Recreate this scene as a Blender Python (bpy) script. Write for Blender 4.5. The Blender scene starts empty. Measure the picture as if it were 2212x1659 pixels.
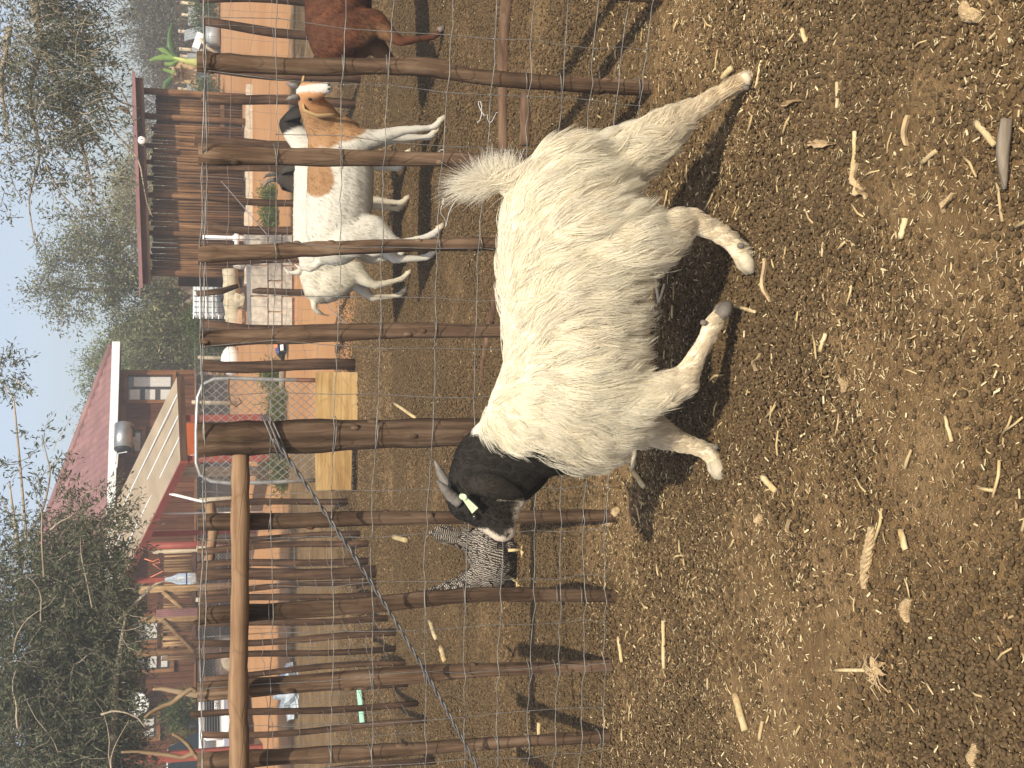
import bpy, bmesh, math, random
import numpy as np
from mathutils import Vector, Matrix, Euler

random.seed(7)
RNG = np.random.default_rng(11)
SC = bpy.context.scene
COL = SC.collection

# ------------------------------------------------------------------ camera
FPX, CU, CV, CAMH = 2600.0, 829.5, 1106.0, 1.5
PITCH = math.atan(676.0 / FPX)
cp, sp = math.cos(PITCH), math.sin(PITCH)
cam_data = bpy.data.cameras.new("camera")
cam = bpy.data.objects.new("camera", cam_data)
COL.objects.link(cam)
SC.camera = cam
cam_data.sensor_fit = 'HORIZONTAL'
cam_data.sensor_width = 36.0
cam_data.lens = 36.0 * FPX / 2212.0
cam_data.clip_start = 0.05
cam_data.clip_end = 2000.0
_fwd = Vector((0, cp, -sp)); _down = Vector((0, -sp, -cp)); _right = Vector((1, 0, 0))
# the phone was held on its side: the picture's right is the world's down
cam.matrix_world = Matrix(((_down.x, _right.x, -_fwd.x, 0), (_down.y, _right.y, -_fwd.y, 0),
                           (_down.z, _right.z, -_fwd.z, CAMH), (0, 0, 0, 1)))

# ------------------------------------------------------------------ light
SUN_EL = math.radians(48.0)
SUN_AZ = math.radians(9.5)          # light travels to +Y and a little to -X
_sd = Vector((-math.sin(SUN_AZ) * math.cos(SUN_EL), math.cos(SUN_AZ) * math.cos(SUN_EL), -math.sin(SUN_EL)))
world = bpy.data.worlds.new("World"); SC.world = world; world.use_nodes = True
wn = world.node_tree; wn.nodes.clear()
sky = wn.nodes.new('ShaderNodeTexSky'); sky.sky_type = 'NISHITA'; sky.sun_disc = False
sky.sun_elevation = SUN_EL
sky.sun_rotation = math.atan2(-_sd.x, -_sd.y)
sky.altitude = 1000; sky.air_density = 1.0; sky.dust_density = 4.0; sky.ozone_density = 1.5
bg = wn.nodes.new('ShaderNodeBackground'); bg.inputs['Strength'].default_value = 0.15
wo = wn.nodes.new('ShaderNodeOutputWorld')
hs = wn.nodes.new('ShaderNodeHueSaturation'); hs.inputs['Saturation'].default_value = 0.68; hs.inputs['Hue'].default_value = 0.505; hs.inputs['Value'].default_value = 1.14
wn.links.new(sky.outputs[0], hs.inputs['Color']); wn.links.new(hs.outputs[0], bg.inputs[0]); wn.links.new(bg.outputs[0], wo.inputs[0])
sun_data = bpy.data.lights.new("sun", 'SUN'); sun_data.energy = 4.9; sun_data.angle = math.radians(0.53)
sun_data.color = (1.0, 0.915, 0.745)
sun = bpy.data.objects.new("sun", sun_data); COL.objects.link(sun)
sun.rotation_euler = _sd.to_track_quat('-Z', 'Y').to_euler()
sun.location = (0, 0, 30)
SC.view_settings.view_transform = 'Standard'
SC.view_settings.look = 'None'
SC.view_settings.exposure = 0.10
SC.view_settings.gamma = 1.0
SC.view_settings.use_curve_mapping = False
SC.cycles.max_bounces = 6
SC.cycles.transparent_max_bounces = 12

# ------------------------------------------------------------------ places
def gz(y):
    """height of the ground: flat in the pens, rising gently to the yard"""
    y = np.asarray(y, dtype=float)
    s = np.clip(y - 13.0, 0, 1e9)
    return np.where(s < 30, 0.033 * s * s / (s + 0.8), 0.033 * 900 / 30.8 + (1 - np.exp(-(s - 30) / 40.)) * 0.12)
def ray(U, V):
    a = (U - CU) / FPX; b = (V - CV) / FPX
    return a, cp - b * sp, -sp - b * cp
def at(U, V, Y):
    """the point seen there at distance Y in front of the camera"""
    a, dy, dz = ray(U, V); t = Y / dy
    return Vector((a * t, Y, CAMH + dz * t))
def gp(U, V):
    """the ground point seen there"""
    lo, hi = 0.5, 400.0
    for _ in range(60):
        m = 0.5 * (lo + hi)
        if at(U, V, m).z > float(gz(m)): lo = m
        else: hi = m
    p = at(U, V, lo); p.z = float(gz(lo)); return p

# ------------------------------------------------------------------ mesh helpers
class MB:
    def __init__(s): s.v = []; s.f = []; s.n = 0; s.uv = None; s.mi = []
    def add(s, vs, fs, mi=0):
        s.v.extend([tuple(v) for v in vs]); s.f.extend([tuple(i + s.n for i in f) for f in fs]); s.mi.extend([mi] * len(fs))
        s.n += len(vs); return s
    def box(s, c, size, rot=None, mi=0, taper=1.0):
        hx, hy, hz = size[0] / 2, size[1] / 2, size[2] / 2
        vs = []
        for z in (-1, 1):
            k = taper if z > 0 else 1.0
            for x, y in ((-1, -1), (1, -1), (1, 1), (-1, 1)): vs.append(Vector((x * hx * k, y * hy * k, z * hz)))
        if rot is not None: vs = [rot @ v for v in vs]
        c = Vector(c)
        return s.add([v + c for v in vs], [(3, 2, 1, 0), (4, 5, 6, 7), (0, 1, 5, 4), (1, 2, 6, 5), (2, 3, 7, 6), (3, 0, 4, 7)], mi)
    def tube(s, pts, rad, n=6, caps=True, mi=0, flat=1.0):
        pts = [Vector(p) for p in pts]
        if not hasattr(rad, '__len__'): rad = [rad] * len(pts)
        vs = []; up = None
        for i, p in enumerate(pts):
            t = (pts[min(i + 1, len(pts) - 1)] - pts[max(i - 1, 0)])
            if t.length < 1e-9: t = Vector((0, 0, 1))
            t.normalize()
            if up is None:
                up = Vector((0, -1, 0)) if abs(t.y) < 0.8 else Vector((0, 0, 1))
            b = t.cross(up)
            if b.length < 1e-6: b = t.orthogonal()
            b.normalize(); up = b.cross(t).normalized()
            for k in range(n):
                a = 2 * math.pi * k / n
                vs.append(p + (b * math.cos(a) + up * math.sin(a) * flat) * rad[i])
        fs = []
        for i in range(len(pts) - 1):
            for k in range(n):
                k2 = (k + 1) % n
                fs.append((i * n + k, i * n + k2, (i + 1) * n + k2, (i + 1) * n + k))
        if caps:
            fs.append(tuple(range(n - 1, -1, -1))); m = (len(pts) - 1) * n
            fs.append(tuple(m + k for k in range(n)))
        return s.add(vs, fs, mi)
    def quad(s, a, b, c, d, mi=0): return s.add([a, b, c, d], [(0, 1, 2, 3)], mi)
    def slab(s, a, b, c, d, t, mi=0):
        """a thick plate: four corners and a thickness vector"""
        q = [Vector(x) for x in (a, b, c, d)]; t = Vector(t)
        return s.add(q + [x + t for x in q], [(0, 1, 2, 3), (7, 6, 5, 4), (0, 4, 5, 1), (1, 5, 6, 2), (2, 6, 7, 3), (3, 7, 4, 0)], mi)
    def ball(s, c, r, seg=10, ring=7, rot=None, mi=0):
        r = r if hasattr(r, '__len__') else (r, r, r); c = Vector(c)
        vs = [Vector((0, 0, r[2]))]
        for i in range(1, ring):
            th = math.pi * i / ring
            for k in range(seg):
                a = 2 * math.pi * k / seg
                vs.append(Vector((r[0] * math.sin(th) * math.cos(a), r[1] * math.sin(th) * math.sin(a), r[2] * math.cos(th))))
        vs.append(Vector((0, 0, -r[2]))); L = len(vs) - 1
        if rot is not None: vs = [rot @ v for v in vs]
        fs = [(0, 1 + k, 1 + (k + 1) % seg) for k in range(seg)]
        for i in range(ring - 2):
            for k in range(seg):
                a = 1 + i * seg + k; b = 1 + i * seg + (k + 1) % seg
                fs.append((a, a + seg, b + seg, b))
        o = 1 + (ring - 2) * seg
        fs += [(o + k, L, o + (k + 1) % seg) for k in range(seg)]
        return s.add([v + c for v in vs], fs, mi)

def world_loc(o):
    p = Vector((0, 0, 0))
    while o is not None: p += Vector(o.location); o = o.parent
    return p
def mesh_from(name, v, f, mats, smooth=False, mi=None):
    me = bpy.data.meshes.new(name)
    me.from_pydata(v, [], f)
    for m in (mats if isinstance(mats, (list, tuple)) else [mats]):
        if m is not None: me.materials.append(m)
    if mi is not None and len(mi) == len(me.polygons) and any(mi): me.polygons.foreach_set('material_index', mi)
    if smooth: me.polygons.foreach_set('use_smooth', [True] * len(me.polygons))
    me.update(); return me
def part(name, mb, m, parent=None, smooth=False, origin=None, label=None, kind=None):
    """one mesh object; its vertices are given in world coordinates (or in its thing's own when that is built at the origin)"""
    base = world_loc(parent) if parent is not None else Vector((0, 0, 0))
    org = Vector(origin) if origin is not None else (base if parent is not None else Vector((0, 0, 0)))
    me = mesh_from(name, [(v[0] - org.x, v[1] - org.y, v[2] - org.z) for v in mb.v], mb.f, m, smooth, mb.mi)
    o = bpy.data.objects.new(name, me); COL.objects.link(o)
    o.parent = parent; o.location = org - base
    if label: o['label'] = label
    if kind: o['kind'] = kind
    return o
def tag(o, label=None, cat=None, group=None, kind=None):
    if label: o['label'] = label
    if cat: o['category'] = cat
    if group: o['group'] = group
    if kind: o['kind'] = kind
    return o
def thing(name, label, cat, loc=(0, 0, 0), group=None, kind=None):
    o = bpy.data.objects.new(name, None); COL.objects.link(o); o.location = loc; o.empty_display_size = 0.1
    return tag(o, label, cat, group, kind)
def big_mesh(name, V, F, mat, parent=None, smooth=False, uv=None, col=None):
    """fast mesh from numpy: V (n,3), F (m,k)"""
    me = bpy.data.meshes.new(name)
    n, (m, k) = len(V), F.shape
    base = np.array(world_loc(parent)) if parent is not None else np.zeros(3)
    me.vertices.add(n); me.vertices.foreach_set('co', np.ascontiguousarray(V - base, dtype=np.float32).ravel())
    me.loops.add(m * k); me.loops.foreach_set('vertex_index', F.astype(np.int32).ravel())
    me.polygons.add(m); me.polygons.foreach_set('loop_start', np.arange(0, m * k, k, dtype=np.int32))
    if smooth: me.polygons.foreach_set('use_smooth', np.ones(m, dtype=bool))
    me.update(calc_edges=True)
    if uv is not None:
        l = me.uv_layers.new(name='uv'); l.data.foreach_set('uv', uv.astype(np.float32).ravel())
    if col is not None:
        a = me.color_attributes.new('tint', 'FLOAT_COLOR', 'POINT'); a.data.foreach_set('color', col.astype(np.float32).ravel())
    me.materials.append(mat)
    o = bpy.data.objects.new(name, me); COL.objects.link(o); o.parent = parent
    return o

# ------------------------------------------------------------------ materials
def newmat(name):
    m = bpy.data.materials.new(name); m.use_nodes = True
    nt = m.node_tree; b = nt.nodes['Principled BSDF']
    return m, nt, b
def N(nt, t, **kw):
    n = nt.nodes.new(t)
    for k, v in kw.items(): setattr(n, k, v)
    return n
def ramp(nt, fac, stops):
    r = N(nt, 'ShaderNodeValToRGB'); e = r.color_ramp.elements
    while len(e) < len(stops): e.new(0.5)
    for el, (p, c) in zip(e, stops): el.position = p; el.color = (*c, 1) if len(c) == 3 else c
    nt.links.new(fac, r.inputs[0]); return r.outputs[0]
def noise(nt, scale, detail=4, rough=0.55, vec=None, stretch=None, coord='Object', dist=0.0):
    t = N(nt, 'ShaderNodeTexCoord'); n = N(nt, 'ShaderNodeTexNoise')
    n.inputs['Scale'].default_value = scale; n.inputs['Detail'].default_value = detail
    n.inputs['Roughness'].default_value = rough; n.inputs['Distortion'].default_value = dist
    src = t.outputs[coord]
    if stretch:
        mp = N(nt, 'ShaderNodeMapping'); mp.inputs['Scale'].default_value = stretch
        nt.links.new(src, mp.inputs[0]); src = mp.outputs[0]
    nt.links.new(src, n.inputs['Vector']); return n.outputs['Fac']
def bump(nt, b, h, strength=0.4, dist=0.01):
    bp = N(nt, 'ShaderNodeBump'); bp.inputs['Strength'].default_value = strength; bp.inputs['Distance'].default_value = dist
    nt.links.new(h, bp.inputs['Height']); nt.links.new(bp.outputs[0], b.inputs['Normal'])
def per_object(nt, col, amt=0.25):
    """brightness that differs from piece to piece"""
    oi = N(nt, 'ShaderNodeObjectInfo'); mr = N(nt, 'ShaderNodeMapRange')
    mr.inputs['To Min'].default_value = 1 - amt; mr.inputs['To Max'].default_value = 1 + amt
    nt.links.new(oi.outputs['Random'], mr.inputs[0])
    mx = N(nt, 'ShaderNodeVectorMath', operation='SCALE'); nt.links.new(col, mx.inputs[0]); nt.links.new(mr.outputs[0], mx.inputs['Scale'])
    return mx.outputs[0]
def plain(name, c, rough=0.6, metal=0.0, var=0.15, scale=8, bmp=0.0, spec=0.3, obj=0.0, coord='Object'):
    m, nt, b = newmat(name)
    f = noise(nt, scale, coord=coord)
    lo = tuple(x * (1 - var) for x in c); hi = tuple(min(1, x * (1 + var)) for x in c)
    col = ramp(nt, f, [(0.3, lo), (0.7, hi)])
    if obj: col = per_object(nt, col, obj)
    nt.links.new(col, b.inputs['Base Color'])
    b.inputs['Roughness'].default_value = rough; b.inputs['Metallic'].default_value = metal
    b.inputs['Specular IOR Level'].default_value = spec
    if bmp: bump(nt, b, noise(nt, scale * 6), bmp, 0.004)
    return m
def wood(name, dark, mid, light, axis='z', scale=9.0, obj=0.22, rough=0.88, bmp=0.6, grain=0.06):
    m, nt, b = newmat(name)
    st = {'z': (1, 1, grain), 'x': (grain, 1, 1), 'y': (1, grain, 1)}[axis]
    f = noise(nt, scale * 4, 5, 0.6, stretch=st, dist=0.4)
    g = noise(nt, scale * 0.45, 3)
    mx = N(nt, 'ShaderNodeMath', operation='MULTIPLY_ADD'); mx.inputs[1].default_value = 0.62
    nt.links.new(f, mx.inputs[0]); k = N(nt, 'ShaderNodeMath', operation='MULTIPLY'); k.inputs[1].default_value = 0.38
    nt.links.new(g, k.inputs[0]); nt.links.new(k.outputs[0], mx.inputs[2])
    col = ramp(nt, mx.outputs[0], [(0.36, dark), (0.5, mid), (0.66, light)])
    if obj: col = per_object(nt, col, obj)
    nt.links.new(col, b.inputs['Base Color']); b.inputs['Roughness'].default_value = rough
    b.inputs['Specular IOR Level'].default_value = 0.08
    # knots and cracks
    tc = N(nt, 'ShaderNodeTexCoord'); mp = N(nt, 'ShaderNodeMapping'); mp.inputs['Scale'].default_value = {'z': (1, 1, .22), 'x': (.22, 1, 1), 'y': (1, .22, 1)}[axis]
    vo = N(nt, 'ShaderNodeTexVoronoi'); vo.feature = 'DISTANCE_TO_EDGE'; vo.inputs['Scale'].default_value = scale * 2.2
    nt.links.new(tc.outputs['Object'], mp.inputs[0]); nt.links.new(mp.outputs[0], vo.inputs['Vector'])
    ck = ramp(nt, vo.outputs['Distance'], [(0.0, (.45, .45, .45)), (0.045, (1, 1, 1))])
    m2 = N(nt, 'ShaderNodeMixRGB', blend_type='MULTIPLY'); m2.inputs[0].default_value = .32; nt.links.new(col, m2.inputs[1]); nt.links.new(ck, m2.inputs[2])
    nt.links.new(m2.outputs[0], b.inputs['Base Color'])
    hm_ = N(nt, 'ShaderNodeMath', operation='MULTIPLY'); nt.links.new(f, hm_.inputs[0]); nt.links.new(ck, hm_.inputs[1])
    bump(nt, b, hm_.outputs[0], bmp, 0.005)
    return m

M = {}
M['post'] = wood('weathered_brown_pole', (.038, .024, .016), (.115, .071, .044), (.225, .150, .098), 'z', scale=11, grain=.045, bmp=.8)
M['post_far'] = wood('weathered_pole_of_the_back_fence', (.035, .021, .014), (.090, .052, .032), (.17, .10, .062), 'z')
M['rail'] = wood('peeled_pole', (.16, .09, .048), (.27, .165, .092), (.36, .235, .14), 'x', obj=0.1)
M['log'] = wood('lying_pole', (.06, .035, .022), (.12, .07, .043), (.19, .12, .075), 'x')
M['wire'] = plain('galvanised_wire', (.25, .235, .21), 0.55, 0.55, 0.35, 40)
M['cable'] = plain('grey_cable', (.17, .16, .15), 0.6, 0.5, 0.35, 60)
M['wire_far'] = plain('thin_fence_wire', (.30, .27, .25), 0.55, 0.4, 0.3, 20)
# ------------------------------------------------------------------ ground: one sheet out to the horizon
def make_ground():
    ys = np.concatenate([np.arange(-3, 1.6, 0.4), np.arange(1.6, 5.0, 0.035), np.arange(5.0, 9, 0.09), np.arange(9, 30, 0.35), np.arange(30, 60, 1.5), np.geomspace(60, 118, 12)])
    tx = np.linspace(-1, 1, 150)
    X, Y = np.meshgrid(tx, ys)
    X = X * (1.6 + np.abs(Y) * 0.62 + np.where(Y > 40, (Y - 40) * 0.5, 0))
    def wv(x, y, s, seed):
        r = np.random.default_rng(seed); h = 0
        for _ in range(7):
            a = r.uniform(0, 6.28); k = s * r.uniform(0.6, 1.6); h = h + np.sin((x * math.cos(a) + y * math.sin(a)) * k + r.uniform(0, 6.28))
        return h / 7
    near = np.clip((14 - Y) / 6, 0, 1)
    Z = gz(Y) + near * (wv(X, Y, 4.5, 1) * 0.010 + wv(X, Y, 14, 2) * 0.007 + wv(X, Y, 38, 3) * 0.004) + (1 - near) * wv(X, Y, 1.2, 4) * 0.012
    n, m = X.shape
    V = np.stack([X, Y, Z], -1).reshape(-1, 3)
    i = np.arange(n * m).reshape(n, m)
    F = np.stack([i[:-1, :-1], i[:-1, 1:], i[1:, 1:], i[1:, :-1]], -1).reshape(-1, 4)
    mt, nt, b = newmat('dung_and_red_sand')
    L = nt.links
    tc = N(nt, 'ShaderNodeTexCoord'); sx = N(nt, 'ShaderNodeSeparateXYZ'); L.new(tc.outputs['Object'], sx.inputs[0])
    # trodden dung
    f1 = noise(nt, 3.0, 6, 0.62); f2 = noise(nt, 34, 6, 0.75); f3 = noise(nt, 22, 3, 0.6, stretch=(1, .35, 1))
    c1 = ramp(nt, f1, [(0.30, (.135, .084, .039)), (0.5, (.19, .121, .058)), (0.72, (.26, .170, .086))])
    c2 = ramp(nt, f2, [(0.32, (.45, .42, .40)), (0.5, (1, 1, 1)), (0.68, (1.35, 1.3, 1.2))])
    mm = N(nt, 'ShaderNodeMixRGB', blend_type='MULTIPLY'); mm.inputs[0].default_value = 0.8; L.new(c1, mm.inputs[1]); L.new(c2, mm.inputs[2])
    # straw fleck further off
    vo = N(nt, 'ShaderNodeTexVoronoi'); vo.inputs['Scale'].default_value = 19; mp = N(nt, 'ShaderNodeMapping'); mp.inputs['Scale'].default_value = (1.0, .45, 1)
    L.new(tc.outputs['Object'], mp.inputs[0]); L.new(mp.outputs[0], vo.inputs['Vector'])
    fl = ramp(nt, vo.outputs['Distance'], [(0.10, (1, 1, 1)), (0.19, (0, 0, 0))])
    fk = N(nt, 'ShaderNodeMath', operation='MULTIPLY'); L.new(fl, fk.inputs[0])
    far = N(nt, 'ShaderNodeMapRange'); far.inputs[1].default_value = 6; far.inputs[2].default_value = 14; far.inputs[4].default_value = 0.8; L.new(sx.outputs['Y'], far.inputs[0])
    L.new(far.outputs[0], fk.inputs[1])
    ms = N(nt, 'ShaderNodeMixRGB'); L.new(fk.outputs[0], ms.inputs[0]); L.new(mm.outputs[0], ms.inputs[1]); ms.inputs[2].default_value = (.36, .27, .15, 1)
    # red sand
    s1 = noise(nt, 0.5, 5, 0.6); s2 = noise(nt, 45, 3, 0.6)
    d1 = ramp(nt, s1, [(0.3, (.41, .205, .090)), (0.7, (.50, .272, .130))])
    d2 = ramp(nt, s2, [(0.30, (.72, .7, .66)), (0.45, (1, 1, 1)), (0.7, (1.08, 1.08, 1.08))])
    md = N(nt, 'ShaderNodeMixRGB', blend_type='MULTIPLY'); md.inputs[0].default_value = 0.7; L.new(d1, md.inputs[1]); L.new(d2, md.inputs[2])
    # where the dung stops: 19 m out at both sides, nearer before the gate
    g = N(nt, 'ShaderNodeMath', operation='SUBTRACT'); g.inputs[1].default_value = 0.55; L.new(sx.outputs['X'], g.inputs[0])
    g2 = N(nt, 'ShaderNodeMath', operation='ABSOLUTE'); L.new(g.outputs[0], g2.inputs[0])
    g3 = N(nt, 'ShaderNodeMapRange', interpolation_type='SMOOTHSTEP'); g3.inputs[1].default_value = 0.5; g3.inputs[2].default_value = 1.8; g3.inputs[3].default_value = 12.2; g3.inputs[4].default_value = 18.6
    L.new(g2.outputs[0], g3.inputs[0])
    nz = noise(nt, 1.6, 4, 0.6); nz2 = N(nt, 'ShaderNodeMath', operation='MULTIPLY_ADD'); nz2.inputs[1].default_value = 2.2; nz2.inputs[2].default_value = -1.1; L.new(nz, nz2.inputs[0])
    e = N(nt, 'ShaderNodeMath', operation='SUBTRACT'); L.new(sx.outputs['Y'], e.inputs[0]); L.new(g3.outputs[0], e.inputs[1])
    e2 = N(nt, 'ShaderNodeMath', operation='ADD'); L.new(e.outputs[0], e2.inputs[0]); L.new(nz2.outputs[0], e2.inputs[1])
    k = N(nt, 'ShaderNodeMapRange', interpolation_type='SMOOTHSTEP'); k.inputs[1].default_value = -0.35; k.inputs[2].default_value = 0.35; L.new(e2.outputs[0], k.inputs[0])
    mk = N(nt, 'ShaderNodeMixRGB'); L.new(k.outputs[0], mk.inputs[0]); L.new(ms.outputs[0], mk.inputs[1]); L.new(md.outputs[0], mk.inputs[2])
    L.new(mk.outputs[0], b.inputs['Base Color']); b.inputs['Roughness'].default_value = 0.95; b.inputs['Specular IOR Level'].default_value = 0.05
    hh = N(nt, 'ShaderNodeMath', operation='ADD'); L.new(noise(nt, 90, 3, .6), hh.inputs[0]); L.new(f2, hh.inputs[1])
    bump(nt, b, hh.outputs[0], 0.7, 0.012)
    o = big_mesh('ground', V, F, mt, smooth=True)
    tag(o, 'trodden brown dung floor of the goat pens running into red sand', kind='structure')
    return o
make_ground()

def frustum_points(n, y0, y1, power=1.0, margin=1.12):
    """random ground points inside the view, evenly spread over the ground"""
    out = []
    tot = 0
    while tot < n:
        y = RNG.uniform(y0, y1, n * 3); x = RNG.uniform(-1, 1, n * 3) * (y1 * 0.35 + 1.2)
        k = np.abs(x) < (y * 0.34 + 0.95)
        out.append(np.stack([x[k], y[k]], 1)); tot += k.sum()
    return np.concatenate(out)[:n]

def scatter(name, pts, builder, mat, smin, smax, flat_rot, label, subdiv=None):
    """countless small bits: points that carry one small shape each (geometry nodes)"""
    me = bpy.data.meshes.new(name); me.from_pydata([tuple(p) for p in pts], [], [])
    o = bpy.data.objects.new(name, me); COL.objects.link(o)
    me.materials.append(mat)
    ng = bpy.data.node_groups.new(name + '_spread', 'GeometryNodeTree')
    ng.interface.new_socket('Geometry', in_out='INPUT', socket_type='NodeSocketGeometry')
    ng.interface.new_socket('Geometry', in_out='OUTPUT', socket_type='NodeSocketGeometry')
    gi = ng.nodes.new('NodeGroupInput'); go = ng.nodes.new('NodeGroupOutput')
    iop = ng.nodes.new('GeometryNodeInstanceOnPoints')
    shape = builder(ng)
    sm = ng.nodes.new('GeometryNodeSetMaterial'); sm.inputs['Material'].default_value = mat
    ng.links.new(shape, sm.inputs[0])
    rr = ng.nodes.new('FunctionNodeRandomValue'); rr.data_type = 'FLOAT_VECTOR'
    rr.inputs['Min'].default_value = (-flat_rot, -flat_rot, 0); rr.inputs['Max'].default_value = (flat_rot, flat_rot, 6.283)
    sv = ng.nodes.new('FunctionNodeRandomValue'); sv.data_type = 'FLOAT_VECTOR'; sv.inputs['Seed'].default_value = 3
    sv.inputs['Min'].default_value = smin; sv.inputs['Max'].default_value = smax
    ng.links.new(gi.outputs[0], iop.inputs['Points']); ng.links.new(sm.outputs[0], iop.inputs['Instance'])
    ng.links.new(rr.outputs[0], iop.inputs['Rotation']); ng.links.new(sv.outputs[0], iop.inputs['Scale'])
    ng.links.new(iop.outputs[0], go.inputs[0])
    md = o.modifiers.new('spread', 'NODES'); md.node_group = ng
    tag(o, label, kind='stuff')
    return o
def ico(ng):
    s = ng.nodes.new('GeometryNodeMeshIcoSphere'); s.inputs['Radius'].default_value = 1.0; s.inputs['Subdivisions'].default_value = 2
    h = ng.nodes.new('GeometryNodeSetShadeSmooth'); ng.links.new(s.outputs[0], h.inputs[0]); return h.outputs[0]
def chip(ng):
    s = ng.nodes.new('GeometryNodeMeshCube'); s.inputs['Size'].default_value = (1, 1, 1); return s.outputs[0]

def bits_mat(name, c0, c1, rough=0.85, trans=0.0):
    m, nt, b = newmat(name)
    oi = N(nt, 'ShaderNodeObjectInfo')
    col = ramp(nt, oi.outputs['Random'], [(0.0, c0), (1.0, c1)])
    nt.links.new(col, b.inputs['Base Color']); b.inputs['Roughness'].default_value = rough; b.inputs['Specular IOR Level'].default_value = 0.15
    return m
M['pellet'] = bits_mat('dry_dung_pellets', (.066, .042, .020), (.135, .088, .043))
M['crumb'] = bits_mat('dung_crumbs', (.13, .082, .039), (.34, .228, .115))
M['straw'] = bits_mat('straw_bits', (.36, .23, .10), (.82, .68, .40))
# patches of pellets and patches of trodden dust
def patch(p):
    x, y = p[:, 0], p[:, 1]
    return (np.sin(x * 3.1 + 1.3 * np.sin(y * 2.3)) + np.sin(y * 4.2 + 2 * np.sin(x * 1.7) + 1) + np.sin((x + y) * 6.1) * .6 + np.sin((x - y) * 11) * .4) / 3
P = frustum_points(215000, 1.3, 4.6)
keep = RNG.uniform(0, 1, len(P)) < np.clip(0.46 + patch(P) * .85, 0.05, 1)
P = P[keep]
scatter('dung_pellets', [(x, y, RNG.uniform(-.001, .011)) for x, y in P], ico, M['pellet'], (.0036, .0036, .0030), (.0080, .0076, .0060), .6,
        'dark round goat droppings thick over the near pen floor')
P = np.concatenate([frustum_points(250000, 4.6, 9.5), frustum_points(90000, 9.5, 14)])
keep = RNG.uniform(0, 1, len(P)) < np.clip(0.7 + patch(P) * 0.5, 0.15, 1); P = P[keep]
scatter('far_dung_pellets', [(x, y, RNG.uniform(0, .010)) for x, y in P], ico, M['pellet'], (.0045, .0045, .004), (.0085, .0085, .007), .5,
        'goat droppings over the floor of the second pen')
P = frustum_points(240000, 1.3, 6.5)
scatter('dung_crumbs', [(x, y, RNG.uniform(0, .008)) for x, y in P], chip, M['crumb'], (.0012, .0012, .0010), (.0050, .0036, .0032), 1.2,
        'pale crumbs and dust between the droppings')
P = np.concatenate([frustum_points(43000, 1.3, 4.6), frustum_points(19000, 4.6, 14)])
P = P[RNG.uniform(0, 1, len(P)) < np.clip(.55 - patch(P[:, ::-1] * .8 + 3) * .9, .12, 1)]
scatter('straw_litter', [(x, y, RNG.uniform(.003, .013)) for x, y in P], chip, M['straw'], (.003, .0006, .0005), (.016, .0022, .0011), .35,
        'short broken straw scattered over the dung')
def curl_fibre(ng):
    a = ng.nodes.new('GeometryNodeCurveArc'); a.inputs['Resolution'].default_value = 7; a.inputs['Radius'].default_value = 1.0; a.inputs['Sweep Angle'].default_value = 1.9
    c = ng.nodes.new('GeometryNodeCurvePrimitiveCircle'); c.inputs['Resolution'].default_value = 3; c.inputs['Radius'].default_value = .032
    m = ng.nodes.new('GeometryNodeCurveToMesh'); ng.links.new(a.outputs['Curve'], m.inputs['Curve']); ng.links.new(c.outputs['Curve'], m.inputs['Profile Curve']); return m.outputs[0]
P = frustum_points(15000, 1.3, 5.5)
scatter('straw_fibres', [(x, y, RNG.uniform(.004, .013)) for x, y in P], curl_fibre, M['straw'], (.004, .004, .004), (.013, .013, .009), .4,
        'thin curled straw fibres over the dung')
P = np.concatenate([frustum_points(2500, 1.3, 4.5), frustum_points(1400, 4.5, 13)])
scatter('straw_chips', [(x, y, RNG.uniform(.006, .014) + float(gz(y))) for x, y in P], chip, M['straw'], (.005, .0020, .0008), (.020, .0052, .0018), .32,
        'flat pale chips of maize stalk over the dung')
# ------------------------------------------------------------------ near fence between the camera's pen and the second pen
def wig(n, amp, seed):
    r = random.Random(seed); a = [r.uniform(-1, 1) for _ in range(n)]
    return [amp * x for x in a]
def pole_rings(mb, pts, r, n=10, seed=0):
    """an uneven round pole through pts with radii r"""
    rr = random.Random(seed)
    P_ = []; R_ = []
    for i in range(len(pts) - 1):
        for k in range(4):
            t = k / 4; P_.append(Vector(pts[i]).lerp(Vector(pts[i + 1]), t)); R_.append((r[i] * (1 - t) + r[i + 1] * t) * rr.uniform(.90, 1.07))
    P_.append(Vector(pts[-1])); R_.append(r[-1])
    # smooth the bends
    Q = [P_[0]] + [(P_[i - 1] + P_[i] * 2 + P_[i + 1]) / 4 for i in range(1, len(P_) - 1)] + [P_[-1]]
    mb.tube(Q, R_, n); return mb

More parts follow.
